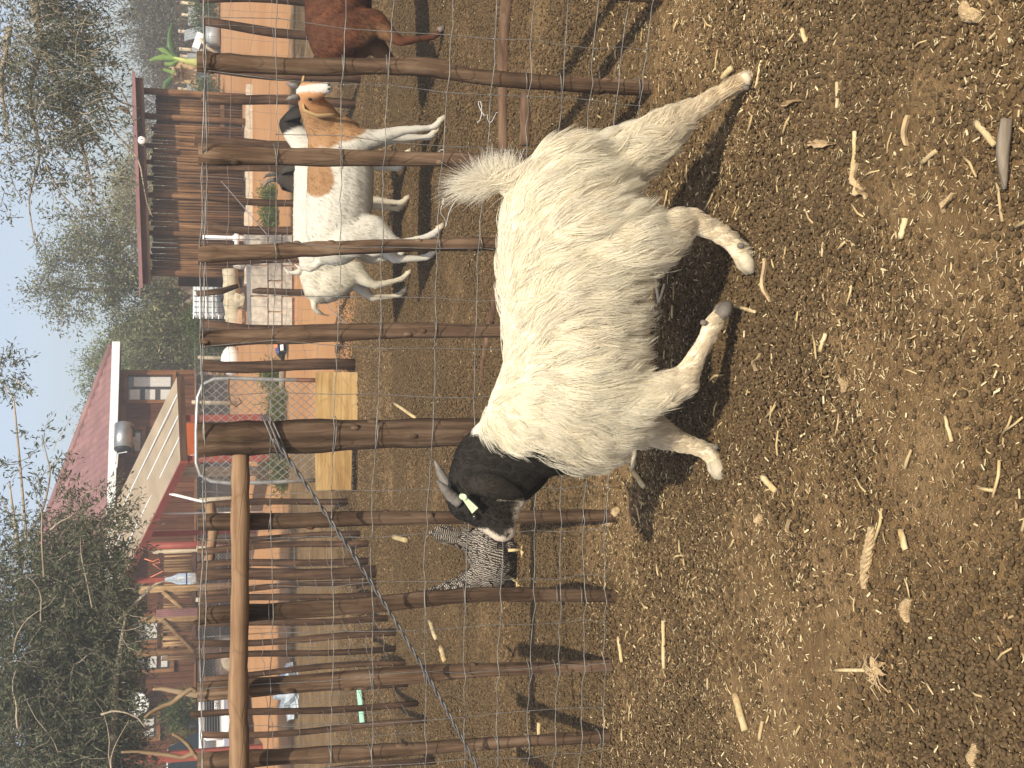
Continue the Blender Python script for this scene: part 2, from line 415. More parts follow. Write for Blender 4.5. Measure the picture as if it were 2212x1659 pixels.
NP = [
    ((-88, 1318), [(-98, 1160, 16), (-118, 900, 18), (-140, 426, 21)]),
      # base (U,V), then points up the pole (U,V) and radius in px there
    ((69, 1320), [(60, 1160, 15), (46, 960, 16), (33, 780, 19), (24, 600, 21), (14, 426, 22)]),
    ((222, 1325), [(218, 1200, 15), (211, 1020, 19), (200, 860, 22), (183, 660, 24), (164, 426, 24)]),
    ((371, 1330), [(374, 1200, 17), (376, 1050, 18), (368, 940, 20), (352, 800, 20), (340, 620, 21), (329, 426, 22)]),
    ((544, 1332), [(543, 1180, 17), (541, 1000, 17), (540, 800, 17), (533, 610, 20), (531, 428, 20)]),
    ((726, 1348), [(727, 1150, 34), (726, 1000, 36), (722, 850, 37), (716, 640, 40), (709, 427, 42)]),
    ((946, 1362), [(946, 1200, 15), (944, 1030, 17), (946, 880, 20), (943, 800, 19), (938, 690, 22), (932, 560, 20), (926, 430, 20)]),
    ((1137, 1378), [(1134, 1200, 15), (1132, 1050, 17), (1128, 850, 16), (1121, 680, 18), (1114, 560, 20), (1111, 428, 22)]),
    ((1312, 1395), [(1311, 1200, 15), (1314, 1020, 18), (1316, 860, 20), (1320, 640, 22), (1326, 428, 25)]),
    ((1469, 1410), [(1474, 1280, 20), (1484, 1130, 20), (1494, 1020, 20), (1515, 930, 24), (1516, 830, 21), (1514, 660, 22), (1521, 520, 23), (1526, 425, 24)]),
    ((1672, 1434), [(1682, 1250, 22), (1704, 1000, 24), (1722, 700, 25), (1745, 424, 26)]),
    ((1850, 1456), [(1868, 1200, 22), (1900, 800, 24), (1936, 424, 26)]),
]
nf = thing('goat_pen_fence', 'near fence of brown poles and wire netting right behind the white goat', 'fence', gp(726, 1348))
NX = []; NY = []
for i, (b, up) in enumerate(NP):
    g = gp(*b); NX.append(g.x); NY.append(g.y)
    pts = [Vector((g.x, g.y, -.08)), Vector((g.x, g.y, 0.0))]; Y = g.y
    w0 = up[0][2] / FPX * (Y + .2) * .95
    r = [w0 * .95, w0]
    for (u, v, w) in up:
        pts.append(at(u, v, Y)); r.append(w / FPX * (Y + .12) * .93)
    mb = MB(); pole_rings(mb, pts, [q * .94 for q in r], 12, i)
    rk = random.Random(800 + i)
    for kk in range(5):
        j = rk.randint(1, len(pts) - 2); f_ = rk.random(); c_ = Vector(pts[j]).lerp(Vector(pts[j + 1]), f_); q_ = r[j] * (1 - f_) + r[j + 1] * f_; a_ = rk.uniform(math.pi * 1.0, math.pi * 2.0)
        mb.ball(c_ + Vector((math.cos(a_), math.sin(a_), 0)) * (q_ - min(q_ * .3, .007)), (min(q_ * .42, .011), min(q_ * .42, .011), min(q_, .028) * rk.uniform(.5, .9)), 7, 5)
    lab = {5: 'thickest post of the fence, behind the goat neck', 9: 'crooked post kinked above its middle'}.get(i)
    part('post', mb, M['post'], nf, True, label=lab)
def fy(x): return float(np.interp(x, NX, NY)) - .035
XL, XR = -1.9, 1.98
def fyx(x):
    if x < NX[0]: return NY[0] - .035
    if x > NX[-1]: return NY[-1] - .035 + (x - NX[-1]) * (NY[-1] - NY[-2]) / (NX[-1] - NX[-2])
    return fy(x)
heights = [at(100, v, 4.24).z for v in (436, 442, 583, 714, 801, 916, 1002, 1076, 1144, 1201, 1254, 1300)]
# stay wires stand about 17 cm apart
stays = []
x = -1.36 - .165 * 2
while x < 1.9:
    stays.append(x); x += .165
for i, h in enumerate(heights):
    pts = []; rr = random.Random(50 + i)
    x = XL
    while x <= XR:
        near_post = min(abs(x - px) for px in NX)
        dy = -.022 if near_post < .03 else 0
        pts.append((x, fyx(x) + dy + rr.uniform(-.004, .004), h + rr.uniform(-.004, .004) + .006 * math.sin(x * 5 + i)))
        x += .05
    mb = MB(); mb.tube(pts, .0015 if i > 1 else .0021, 5, False)
    part('line_wire', mb, M['wire'], nf, True)
for i, sx_ in enumerate(stays):
    rr = random.Random(90 + i); pts = []
    if i in (9, 14): continue
    for j, h in enumerate(heights[1:] if i % 3 else heights[2:]):
        xx = sx_ + rr.uniform(-.008, .008) + (h - .6) * rr.uniform(-.01, .02)
        pts.append((xx, fyx(xx) - .003, h))
    mb = MB(); mb.tube(pts, .0013, 5, False)
    for p in pts: mb.ball(p, .0032, 5, 4)
    part('stay_wire', mb, M['wire'], nf, True)
# bits of wire wrapped round the posts
for i, (b, up) in enumerate(NP):
    mb = MB()
    for h in [q for j, q in enumerate(heights[2:]) if (j * 5 + i * 3) % 4 < 2]:
        g = gp(*b); V_ = None
        pts2 = [(Vector((g.x, g.y, 0)), up[0][2])] + [(at(u, v, g.y), w) for u, v, w in up]
        zs = [p.z for p, w in pts2]
        cx = float(np.interp(h, zs, [p.x for p, w in pts2])); w = float(np.interp(h, zs, [w for p, w in pts2])) / FPX * (g.y + .12)
        ring = [(cx + math.cos(a) * (w + .003), g.y + math.sin(a) * (w + .003), h + .006 * math.sin(a + i)) for a in np.linspace(math.pi * .9, math.pi * 2.1, 9)]
        mb.tube(ring, .0016, 5, False)
    part('tie_wire', mb, M['wire'], nf, True, kind='stuff')
# rail lashed across the first posts, butting on the thick one
mb = MB(); Yr = NY[3] - .085
pole_rings(mb, [at(u, v, Yr) for u, v in ((-70, 516), (60, 517), (150, 514), (240, 516), (400, 519), (560, 519), (690, 520))],
           [.031, .032, .033, .0315, .0315, .031, .030], 14, 5)
part('rail', mb, M['rail'], nf, True)
# twisted bracing cable from the thick post down to the left
A = at(712, 592, NY[5] - .085); B = at(-30, 1048, NY[1] - .08)
for s in (0, 1):
    mb = MB(); n = 120
    d = (B - A); dn = d.normalized(); e1 = dn.cross(Vector((0, 1, 0))).normalized(); e2 = dn.cross(e1)
    mb.tube([A.lerp(B, t) + (e1 * math.cos(t * 95 + s * math.pi) + e2 * math.sin(t * 95 + s * math.pi)) * .0042 + Vector((0, 0, -.03 * math.sin(t * math.pi))) for t in np.linspace(0, 1, n * 2)], .0036, 6)
    part('bracing_cable', mb, M['cable'], nf, True)
mb = MB(); pz = A.z
for k in range(3):
    ring = [(at(716, 600, NY[5]).x + math.cos(a) * (.071 + .003 * k), NY[5] + math.sin(a) * (.071 + .003 * k), pz + .014 * k - .02 + .03 * math.cos(a)) for a in np.linspace(0, 2 * math.pi, 26)]
    mb.tube(ring, .0034, 6, False)
part('cable_wrap', mb, M['cable'], nf, True)
# ------------------------------------------------------------------ animals
def blend_body(name, blobs, voxel, mat, parent, smooth_it=8):
    """one continuous skin over a set of ellipsoids strung along the bones"""
    mb = MB()
    for c, r in blobs: mb.ball(c, r, 12, 8)
    me = mesh_from(name, mb.v, mb.f, mat)
    o = bpy.data.objects.new(name, me); COL.objects.link(o)
    rm = o.modifiers.new('r', 'REMESH'); rm.mode = 'VOXEL'; rm.voxel_size = voxel
    smo = o.modifiers.new('s', 'SMOOTH'); smo.factor = 0.5; smo.iterations = smooth_it
    dg = bpy.context.evaluated_depsgraph_get(); dg.update()
    me2 = bpy.data.meshes.new_from_object(o.evaluated_get(dg)); me2.name = name
    o.modifiers.clear(); o.data = me2; bpy.data.meshes.remove(me)
    me2.polygons.foreach_set('use_smooth', [True] * len(me2.polygons))
    if not me2.materials: me2.materials.append(mat)
    if parent is not None:
        b = world_loc(parent); me2.transform(Matrix.Translation(-b)); o.parent = parent
    return o
def chain(pts, step=0.35):
    """pts: (Vector, (rx, ry, rz)) -> many ellipsoids along it"""
    out = []
    for i in range(len(pts) - 1):
        (a, ra), (b, rb) = pts[i], pts[i + 1]
        L = (Vector(b) - Vector(a)).length; m = min(min(ra), min(rb))
        n = max(1, int(L / (m * step)))
        for k in range(n):
            t = k / n; out.append((Vector(a).lerp(Vector(b), t), tuple(x * (1 - t) + y * t for x, y in zip(ra, rb))))
    out.append((Vector(pts[-1][0]), tuple(pts[-1][1])))
    return out
def mesh_np(o, world_off):
    me = o.data; me.calc_loop_triangles()
    v = np.empty(len(me.vertices) * 3, dtype=np.float32); me.vertices.foreach_get('co', v)
    nn = np.empty(len(me.vertices) * 3, dtype=np.float32); me.vertices.foreach_get('normal', nn)
    t = np.empty(len(me.loop_triangles) * 3, dtype=np.int32); me.loop_triangles.foreach_get('vertices', t)
    return v.reshape(-1, 3).astype(float) + np.array(world_off), nn.reshape(-1, 3).astype(float), t.reshape(-1, 3)
def sample(v, nn, t, n, weight=None):
    a, b, c = v[t[:, 0]], v[t[:, 1]], v[t[:, 2]]
    ar = np.linalg.norm(np.cross(b - a, c - a), axis=1)
    if weight is not None: ar = ar * weight((a + b + c) / 3)
    i = RNG.choice(len(t), n, p=ar / ar.sum())
    r1 = np.sqrt(RNG.uniform(0, 1, n)); r2 = RNG.uniform(0, 1, n)
    w = np.stack([1 - r1, r1 * (1 - r2), r1 * r2], 1)[:, :, None]
    p = a[i] * w[:, 0] + b[i] * w[:, 1] + c[i] * w[:, 2]
    q = nn[t[i, 0]] * w[:, 0] + nn[t[i, 1]] * w[:, 1] + nn[t[i, 2]] * w[:, 2]
    q /= np.linalg.norm(q, axis=1, keepdims=True) + 1e-9
    return p, q
def fur(body, name, n, mat, parent, length, flow, colour, lift=0.35, clump=0.6, per_clump=26, radius=0.00055, seg=6, curl=0.25, gravity=0.5, floor=None, weight=None, rag=.006):
    off = np.array(world_loc(body))
    v, nn, t = mesh_np(body, off)
    p, q = sample(v, nn, t, n, weight)
    Ln = length(p) * RNG.uniform(.65, 1.15, n)
    f = flow(p, q); f = f - q * (f * q).sum(1, keepdims=True); f /= np.linalg.norm(f, axis=1, keepdims=True) + 1e-9
    G = max(8, n // per_clump)
    gi = RNG.choice(n, G, replace=False)
    near = np.empty(n, dtype=int)
    for s in range(0, n, 4000):
        d = ((p[s:s + 4000, None, :] - p[None, gi, :]) ** 2).sum(2); near[s:s + 4000] = d.argmin(1)
    gidx = gi[near]
    jit = RNG.normal(0, .16, (n, 3)); gj = RNG.normal(0, .19, (G, 3))
    dirv = f + jit * .6 + gj[near] * (0.75 if clump > .3 else .3)
    dirv = dirv - q * (dirv * q).sum(1, keepdims=True); dirv /= np.linalg.norm(dirv, axis=1, keepdims=True) + 1e-9
    side = np.cross(q, dirv)
    ph = RNG.uniform(0, 6.28, G)[near] + RNG.normal(0, .3, n); fr = RNG.uniform(3.5, 7, G)[near]
    pts = np.empty((n, seg, 3)); cur = p + q * .0005; pts[:, 0] = p - q * .002
    st = Ln / (seg - 1)
    lf = lift * RNG.uniform(.55, 1.55, G)[near] * RNG.uniform(.8, 1.2, n)
    for k in range(1, seg):
        u = k / (seg - 1)
        d = dirv + q * (lf * (1 - 1.25 * u))[:, None] + np.array([0, 0, -1.0]) * (gravity * u) + side * (curl * np.sin(ph + fr * u))[:, None]
        d /= np.linalg.norm(d, axis=1, keepdims=True)
        cur = cur + d * st[:, None]; pts[:, k] = cur
    # clumping towards the guide hair
    okc = ((np.linalg.norm(p - p[gidx], axis=1) < .05) & ((q * q[gidx]).sum(1) > .3) & (np.abs(Ln - Ln[gidx]) < .5 * Ln + .004)).astype(float)
    for k in range(1, seg):
        u = k / (seg - 1); w = (clump * u ** 1.2 * okc)[:, None]
        tgt = pts[gidx, k] * .92 + (p + (pts[gidx, k] - p[gidx])) * .08
        pts[:, k] = pts[:, k] * (1 - w) + tgt * w
    if floor is not None: pts[:, :, 2] = np.maximum(pts[:, :, 2], floor)
    base = np.array(world_loc(parent))
    hc = bpy.data.hair_curves.new(name); hc.add_curves([seg] * n)
    hc.attributes['position'].data.foreach_set('vector', (pts - base).astype(np.float32).ravel()) if 'position' in hc.attributes else hc.position_data.foreach_set('vector', (pts - base).astype(np.float32).ravel())
    ra = hc.attributes.get('radius') or hc.attributes.new('radius', 'FLOAT', 'POINT')
    prof = 1 - .9 * np.linspace(0, 1, seg) ** 2.5
    ra.data.foreach_set('value', (radius * RNG.uniform(.7, 1.3, (n, 1)) * prof[None, :]).astype(np.float32).ravel())
    c = colour(p + RNG.normal(0, rag, (n, 3)), q); c = c * RNG.uniform(.84, 1.10, (n, 1)) * RNG.uniform(.90, 1.06, G)[near][:, None]
    ca = hc.attributes.new('tint', 'FLOAT_COLOR', 'CURVE')
    ca.data.foreach_set('color', np.concatenate([c, np.ones((n, 1))], 1).astype(np.float32).ravel())
    hc.materials.append(mat)
    o = bpy.data.objects.new(name, hc); COL.objects.link(o); o.parent = parent
    return o
def paint(o, colour):
    off = np.array(world_loc(o)); v, nn, t = mesh_np(o, off)
    c = colour(v, nn); a = o.data.color_attributes.new('tint', 'FLOAT_COLOR', 'POINT')
    a.data.foreach_set('color', np.concatenate([c, np.ones((len(c), 1))], 1).astype(np.float32).ravel())
def coat(name, trans=0.38, rough=0.6):
    m, nt, b = newmat(name)
    at_ = N(nt, 'ShaderNodeAttribute'); at_.attribute_name = 'tint'
    nt.links.new(at_.outputs['Color'], b.inputs['Base Color'])
    b.inputs['Roughness'].default_value = rough; b.inputs['Specular IOR Level'].default_value = 0.25
    if trans:
        tr = N(nt, 'ShaderNodeBsdfTranslucent'); nt.links.new(at_.outputs['Color'], tr.inputs[0])
        mx = N(nt, 'ShaderNodeMixShader'); mx.inputs[0].default_value = trans
        nt.links.new(b.outputs[0], mx.inputs[1]); nt.links.new(tr.outputs[0], mx.inputs[2])
        nt.links.new(mx.outputs[0], nt.nodes['Material Output'].inputs[0])
    return m
M['coat'] = coat('goat_hair'); M['skin'] = coat('goat_skin', 0.0, 0.8)
M['horn'] = plain('grey_horn', (.16, .14, .12), 0.55, 0, 0.35, 30, 0.4)
M['hoof'] = plain('hoof', (.16, .135, .11), 0.6, 0, 0.3, 40)
M['palehoof'] = plain('pale_hoof', (.52, .44, .31), 0.7, 0, 0.25, 40)
M['eye'] = plain('goat_eye', (.02, .013, .008), 0.12, 0, 0.2, 30, spec=0.6)
M['tag'] = plain('pale_green_plastic', (.66, .80, .50), 0.5, 0, 0.05, 10)

def sm(x, a, b):
    t = np.clip((x - a) / (b - a), 0, 1); return t * t * (3 - 2 * t)

def build_hero():
    g0 = Vector((.35, 3.16, 0))
    t = thing('goat', 'long haired white goat with black head and neck walking across the near pen', 'goat', g0)
    S = 3.45 / FPX                                  # metres per px there
    def pt(u, v, y): return at(u, v, y)
    blobs = []
    # trunk
    tr = [(1275, 1135, 1275, 3.13, .085), (1240, 1100, 1335, 3.14, .115), (1180, 1082, 1365, 3.15, .13), (1100, 1080, 1386, 3.16, .145), (1020, 1084, 1374, 3.17, .155),
          (940, 1092, 1362, 3.18, .155), (860, 1090, 1366, 3.20, .15), (790, 1062, 1388, 3.22, .145), (740, 1040, 1380, 3.24, .135), (705, 1036, 1320, 3.26, .115)]
    ch = []
    for u, a, b, y, w in tr:
        c = pt(u, (a + b) / 2, y); rz = (pt(u, a, y).z - pt(u, b, y).z) / 2
        ch.append((c, (min(.10, rz), w, rz)))
    blobs += chain(ch, .3)
    # neck and head
    nk = [(735, 1180, 3.25, .115, .15), (700, 1125, 3.27, .115, .135), (660, 1080, 3.30, .115, .125), (625, 1050, 3.32, .095, .105)]
    blobs += chain([(pt(u, v, y), (r, ry * .62, r * 1.18)) for u, v, y, r, ry in nk], .3)
    blobs += chain([(pt(602, 1014, 3.33), (.072, .064, .066)), (pt(580, 1014, 3.325), (.066, .066, .066)), (pt(561, 1045, 3.315), (.060, .054, .056)), (pt(538, 1070, 3.305), (.053, .044, .050)), (pt(518, 1086, 3.30), (.042, .040, .042))], .25)
    blobs += chain([(pt(640, 1142, 3.31), (.060, .04, .060)), (pt(606, 1106, 3.32), (.060, .046, .060)), (pt(572, 1096, 3.31), (.050, .038, .044)), (pt(538, 1096, 3.305), (.037, .032, .030))], .25)
    def limb(L): return chain([(pt(u, v, y), (r, r * .92, r)) for u, v, y, r in L], .35)
    # near hind leg
    blobs += limb([(1170, 1235, 3.09, .105), (1135, 1320, 3.08, .105), (1130, 1400, 3.07, .075), (1160, 1450, 3.07, .054), (1182, 1486, 3.075, .037), (1165, 1535, 3.075, .029), (1138, 1578, 3.075, .026), (1108, 1602, 3.075, .027)])
    # far hind leg, stretched out behind
    blobs += limb([(1240, 1225, 3.20, .095), (1290, 1305, 3.19, .088), (1335, 1380, 3.17, .062), (1378, 1440, 3.155, .044), (1415, 1490, 3.14, .031), (1448, 1540, 3.125, .024), (1470, 1580, 3.115, .023), (1486, 1608, 3.11, .024)])
    # near foreleg, knee bent and cannon trailing
    blobs += limb([(795, 1270, 3.16, .085), (800, 1360, 3.13, .062), (815, 1430, 3.11, .050), (828, 1470, 3.10, .041), (870, 1492, 3.105, .028), (925, 1524, 3.11, .0235), (958, 1538, 3.12, .026), (978, 1552, 3.125, .021)])
    # far foreleg, reaching forward
    blobs += limb([(750, 1290, 3.30, .085), (740, 1385, 3.31, .056), (718, 1435, 3.31, .042), (705, 1465, 3.31, .031), (692, 1508, 3.31, .025), (682, 1530, 3.31, .026), (658, 1545, 3.31, .021)])
    # tail stump, carried up
    blobs += chain([(pt(1252, 1125, 3.15), (.038, .038, .038)), (pt(1258, 1090, 3.15), (.024, .022, .024)), (pt(1262, 1050, 3.15), (.012, .012, .012))], .35)
    neckc = pt(660, 1110, 3.29)
    A_ = np.array(pt(655, 1190, 3.20)); B_ = np.array(pt(728, 1018, 3.20))
    nrm = np.array([-(B_ - A_)[2], 0, (B_ - A_)[0]]); nrm /= np.linalg.norm(nrm)   # across the collar line, in the XZ plane
    if nrm[0] > 0: nrm = -nrm
    nose = np.array(pt(495, 1108, 3.30)); brow = np.array(pt(545, 965, 3.31))
    hoofz = .14
    def colour(p, q):
        s = (p - A_) @ nrm + .010 * np.sin(p[:, 2] * 60) + .012 * np.sin(p[:, 1] * 50 + p[:, 2] * 31)
        black = (sm(s, -.004, .004) * sm(p[:, 2], .44, .47))[:, None]
        n1 = np.sin(p[:, 0] * 23 + 2 * np.sin(p[:, 2] * 19)) * .5 + .5
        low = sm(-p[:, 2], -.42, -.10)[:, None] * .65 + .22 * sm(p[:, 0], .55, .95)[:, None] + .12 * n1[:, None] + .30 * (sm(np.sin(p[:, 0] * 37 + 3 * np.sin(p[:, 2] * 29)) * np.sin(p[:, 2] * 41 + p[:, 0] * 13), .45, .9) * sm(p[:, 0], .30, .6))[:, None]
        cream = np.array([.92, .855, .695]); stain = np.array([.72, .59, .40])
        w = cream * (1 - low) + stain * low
        # dirty grey feet
        k = np.array([.020, .016, .012]) * np.ones((len(p), 1))
        # white blaze down the front of the face
        ax = (nose - brow) / np.linalg.norm(nose - brow)
        h = (p - brow) @ ax; L = np.linalg.norm(nose - brow)
        frontness = -q[:, 0]
        lowf = sm(h, L * .42, L * .60); thr = .86 - .42 * lowf - .22 * sm(-h, -L * .16, -L * .04)
        blz = np.clip((frontness - thr) / .14, 0, 1) * sm(h, -.04, -.01) * (s > .12)
        muz = sm(h, L * .80, L * .93) * (s > .12) * sm(-q[:, 0] - .25 * q[:, 2], -.10, .25)
        wh = np.clip(np.maximum(blz, muz * .9), 0, 1)[:, None]
        k = k * (1 - wh) + np.array([.66, .56, .44]) * wh
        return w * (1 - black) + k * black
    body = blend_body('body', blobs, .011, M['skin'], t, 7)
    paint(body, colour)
    hind = np.array(pt(1180, 1486, 3.08))
    def isblack(p): return ((p - A_) @ nrm) > 0.0
    face_c = np.array(pt(540, 1070, 3.31))
    def length(p):
        L = .112 + .030 * sm(p[:, 2], .30, .42) * sm(-p[:, 2], -.66, -.55)
        L = L + .030 * sm(p[:, 0], .50, .75) * sm(p[:, 2], .18, .3)
        L = L * (.46 + .54 * sm(p[:, 2], .15, .34))
        L = np.where(p[:, 2] > .66, L * .75, L)
        L = L * (1 - .45 * sm(-p[:, 2], -.42, -.32) * sm(-p[:, 0], -.62, -.5))
        s = (p - A_) @ nrm
        L = np.where((s > 0) & (p[:, 2] > .45), .016, L); L = np.where((s > .08) & (p[:, 2] > .45), .009, L)
        d = np.linalg.norm(p - face_c, axis=1)
        return np.where((d < .085) & (s > .1), .006, L)
    def flow(p, q):
        d = np.zeros_like(p)
        d[:, 0] = .35 + .5 * np.sin(p[:, 0] * 9 + p[:, 2] * 7) * .35; d[:, 2] = -1.0
        top = sm(p[:, 2], .60, .70); d[:, 0] += top * 1.2
        rear = sm(p[:, 0], .55, .8); d[:, 0] += rear * .5
        nk_ = sm((p - A_) @ nrm, -.30, -.05)[:, None]
        d = d * (1 - nk_) + np.array([-.42, 0, -1.0]) * nk_
        s = (p - A_) @ nrm
        hi = p[:, 2] > .45
        d[(s > .0) & hi] = np.array([.2, 0, -.9]); d[(s > .13) & hi] = np.array([-.35, 0, -.8])
        return d
    fur(body, 'fur', 85000, M['coat'], t, length, flow, colour, lift=.22, clump=.52, per_clump=34, radius=.00064, seg=8, curl=.34, gravity=.45, floor=.004)
    # loose long locks on rump, hind legs, belly and elbow
    def wlocks(c):
        x, y, z = c.T
        return .03 * (z > .35) + 2.2 * (x > .66) * (z > .22) * (z < .62) + .9 * (x > .35) * (z < .5) * (z > .22) + .2 * (z < .40) * (z > .30) * (x < .4) * (x > -.1) + .35 * (z > .66) * (x > .0) + .5 * (x < .05) * (x > -.25) * (z > .26) * (z < .45)
    fur(body, 'loose_locks', 7000, M['coat'], t, lambda p: (.085 + .05 * sm(p[:, 0], .5, .75)) * sm(p[:, 2], .16, .32) * (((p - A_) @ nrm) < -.03) + .004, flow, colour, lift=.55, clump=.80, per_clump=44, radius=.00055, seg=8, curl=.6, gravity=.5, floor=.01, weight=wlocks)
    # the bushy tail fans out above the rump
    tb = MB()
    def tail_col(p, q): return np.array([.76, .70, .55]) * np.ones((len(p), 1))
    n = 3000; base = np.array(pt(1262, 1122, 3.15)); tip = np.array(pt(1262, 1052, 3.15))
    u = RNG.uniform(0, 1, n); p0 = base + (tip - base) * u[:, None] + RNG.normal(0, .006, (n, 3))
    seg = 7; pts = np.empty((n, seg, 3)); pts[:, 0] = p0
    K = 70; kt = np.concatenate([RNG.normal(.02, .10, 34), RNG.uniform(.15, 1.35, K - 34)]); ku = np.concatenate([RNG.uniform(.2, 1, 34), RNG.uniform(.0, .7, K - 34)])
    kc = np.concatenate([RNG.uniform(-.5, .15, 34), RNG.uniform(.1, .7, K - 34)]); ky = RNG.normal(0, .16, K); kl = RNG.uniform(.75, 1.2, K); ki = RNG.integers(0, K, n)
    u = np.clip(ku[ki] + RNG.normal(0, .12, n), 0, 1)
    th = kt[ki] + RNG.normal(0, .09, n); yy = ky[ki] + RNG.normal(0, .06, n); cv = kc[ki] + RNG.normal(0, .1, n)
    Lh = np.where(th < .2, .125, .095 - .012 * th) * kl[ki] * RNG.uniform(.6, 1.1, n)
    p0 = base + (tip - base) * u[:, None] + np.stack([RNG.normal(0, .006, n), RNG.normal(0, .006, n), RNG.normal(0, .004, n)], 1)
    pts[:, 0] = p0; cur = p0
    for k in range(1, seg):
        w = k / (seg - 1); a_ = th + cv * w * 1.4
        d = np.stack([np.sin(a_), yy * (1 - .8 * w), np.cos(a_)], 1)
        d /= np.linalg.norm(d, axis=1, keepdims=True); cur = cur + d * (Lh / (seg - 1))[:, None]; pts[:, k] = cur
    hc = bpy.data.hair_curves.new('tail_hair'); hc.add_curves([seg] * n)
    dat = (pts - np.array(g0)).astype(np.float32).ravel()
    hc.attributes['position'].data.foreach_set('vector', dat)
    ra = hc.attributes.get('radius') or hc.attributes.new('radius', 'FLOAT', 'POINT')
    ra.data.foreach_set('value', (np.ones((n, 1)) * np.linspace(.00075, .0001, seg)[None, :]).astype(np.float32).ravel())
    ca = hc.attributes.new('tint', 'FLOAT_COLOR', 'CURVE')
    cc = np.array([.90, .84, .70]) * RNG.uniform(.8, 1.1, (n, 1)); ca.data.foreach_set('color', np.concatenate([cc, np.ones((n, 1))], 1).astype(np.float32).ravel())
    hc.materials.append(M['coat']); o = bpy.data.objects.new('tail_hair', hc); COL.objects.link(o); o.parent = t
    # horns
    for pts_, r in (([(574, 992, 3.275), (588, 974, 3.27), (604, 960, 3.265), (621, 944, 3.26)], [.0175, .0155, .0115, .003]),
                    ([(602, 985, 3.34), (618, 962, 3.34), (640, 950, 3.345), (664, 939, 3.35)], [.0175, .0155, .0115, .003])):
        mb = MB(); P_ = [pt(*a) for a in pts_]
        Q = []; R = []
        for i in range(3):
            for k in range(5):
                Q.append(P_[i].lerp(P_[i + 1], k / 5)); R.append((r[i] * (1 - k / 5) + r[i + 1] * k / 5) * (1 + .05 * (-1) ** k))
        Q.append(P_[3]); R.append(r[3]); mb.tube(Q, R, 9)
        part('horn', mb, M['horn'], t, True)
    # hanging ears: a folded leaf of skin
    def ear(path, width, nrm_, label=None):
        mb = MB(); vs = []
        n_ = len(path)
        for i, (p, w) in enumerate(zip(path, width)):
            tdir = (path[min(i + 1, n_ - 1)] - path[max(i - 1, 0)]).normalized(); s_ = tdir.cross(nrm_).normalized()
            for k, a in enumerate((-1, -.5, 0, .5, 1)):
                vs.append(p + s_ * (a * w) + nrm_ * (.010 * (1 - a * a) + (.004 if i % 2 else 0)))
            for k, a in enumerate((1, .5, 0, -.5, -1)):
                vs.append(p + s_ * (a * w * .96) + nrm_ * (.010 * (1 - a * a) - .006))
        fs = []
        for i in range(n_ - 1):
            for k in range(10):
                k2 = (k + 1) % 10; fs.append((i * 10 + k, i * 10 + k2, (i + 1) * 10 + k2, (i + 1) * 10 + k))
        fs.append(tuple(range(9, -1, -1))); fs.append(tuple((n_ - 1) * 10 + k for k in range(10)))
        mb.add(vs, fs); return mb
    e1 = [pt(604, 1006, 3.27), pt(614, 1026, 3.235), pt(614, 1052, 3.22), pt(606, 1082, 3.222), pt(596, 1110, 3.23), pt(590, 1130, 3.24)]
    eo = part('ear', ear(e1, [.012, .026, .034, .033, .024, .006], Vector((.15, -.97, .15)).normalized()), M['skin'], t, True); paint(eo, lambda p, q: np.array([.024, .019, .014]) * np.ones((len(p), 1)))
    fur(eo, 'ear_fur', 1500, M['coat'], t, lambda p: np.full(len(p), .007), lambda p, q: np.tile(np.array([-.1, 0, -1.0]), (len(p), 1)), lambda p, q: np.array([.028, .022, .016]) * np.ones((len(p), 1)), lift=.25, clump=.2, radius=.0005, curl=.1)
    e2 = [pt(575, 1000, 3.385), pt(562, 1020, 3.40), pt(556, 1050, 3.405), pt(556, 1080, 3.40)]
    eo = part('ear', ear(e2, [.012, .028, .030, .008], Vector((0, .98, .1)).normalized()), M['skin'], t, True); paint(eo, lambda p, q: np.array([.024, .019, .014]) * np.ones((len(p), 1)))
    # eye, ear tag
    mb = MB(); mb.ball(pt(543, 1026, 3.262), (.0105, .008, .009), 12, 8); part('eye', mb, M['eye'], t, True)
    mb = MB(); mb.ball(pt(545, 1030, 3.345), (.0105, .008, .009), 12, 8); part('eye', mb, M['eye'], t, True)
    mb = MB(); a = pt(586, 1000, 3.225); mb.tube([a + Vector((0, -.008, 0)), a + Vector((0, .012, 0))], .0085, 10)
    b_ = pt(556, 1026, 3.232); dd = (b_ - a); ss = dd.cross(Vector((0, 1, 0))).normalized() * .009
    mb.slab(a - ss * .6, a + ss * .6, b_ + ss * 1.25, b_ - ss * 1.25, Vector((0, -.0022, 0)))
    part('ear_tag', mb, M['tag'], t, label='pale green plastic ear tag')
    # nostril and mouth line
    mb = MB(); mb.tube([pt(500, 1092, 3.268), pt(506, 1098, 3.268)], .004, 6)
    part('nostril', mb, M['eye'], t, True)
    # hooves: two claws each
    def hoof(u0, v0, y0, u1, v1, spread=.011, m='palehoof'):
        a = pt(u0, v0, y0); b = pt(u1, v1, y0)
        if b.z < .0: b.z = 0.004
        mb = MB()
        for s in (-1, 1):
            o_ = Vector((0, s * spread, 0))
            d = (b - a); 
            mb.tube([a + o_ * .8, a.lerp(b, .5) + o_, b + o_ * .9], [.0185, .0225, .012], 10)
        part('hoof', mb, M[m], t, True)
    hoof(1110, 1598, 3.075, 1070, 1622, m='palehoof'); hoof(1482, 1602, 3.11, 1488, 1636, m='palehoof')
    hoof(974, 1550, 3.125, 1004, 1574, m='hoof'); hoof(666, 1540, 3.305, 626, 1562, m='palehoof')
    for (u, v, y) in ((693, 1546, 3.285), (1128, 1600, 3.05), (1470, 1612, 3.085), (962, 1520, 3.10)):
        mb = MB()
        for s in (0, .03): mb.ball(pt(u, v, y + s), (.009, .008, .011), 7, 5)
        part('dewclaw', mb, M['hoof'], t, True)
    return t
build_hero()
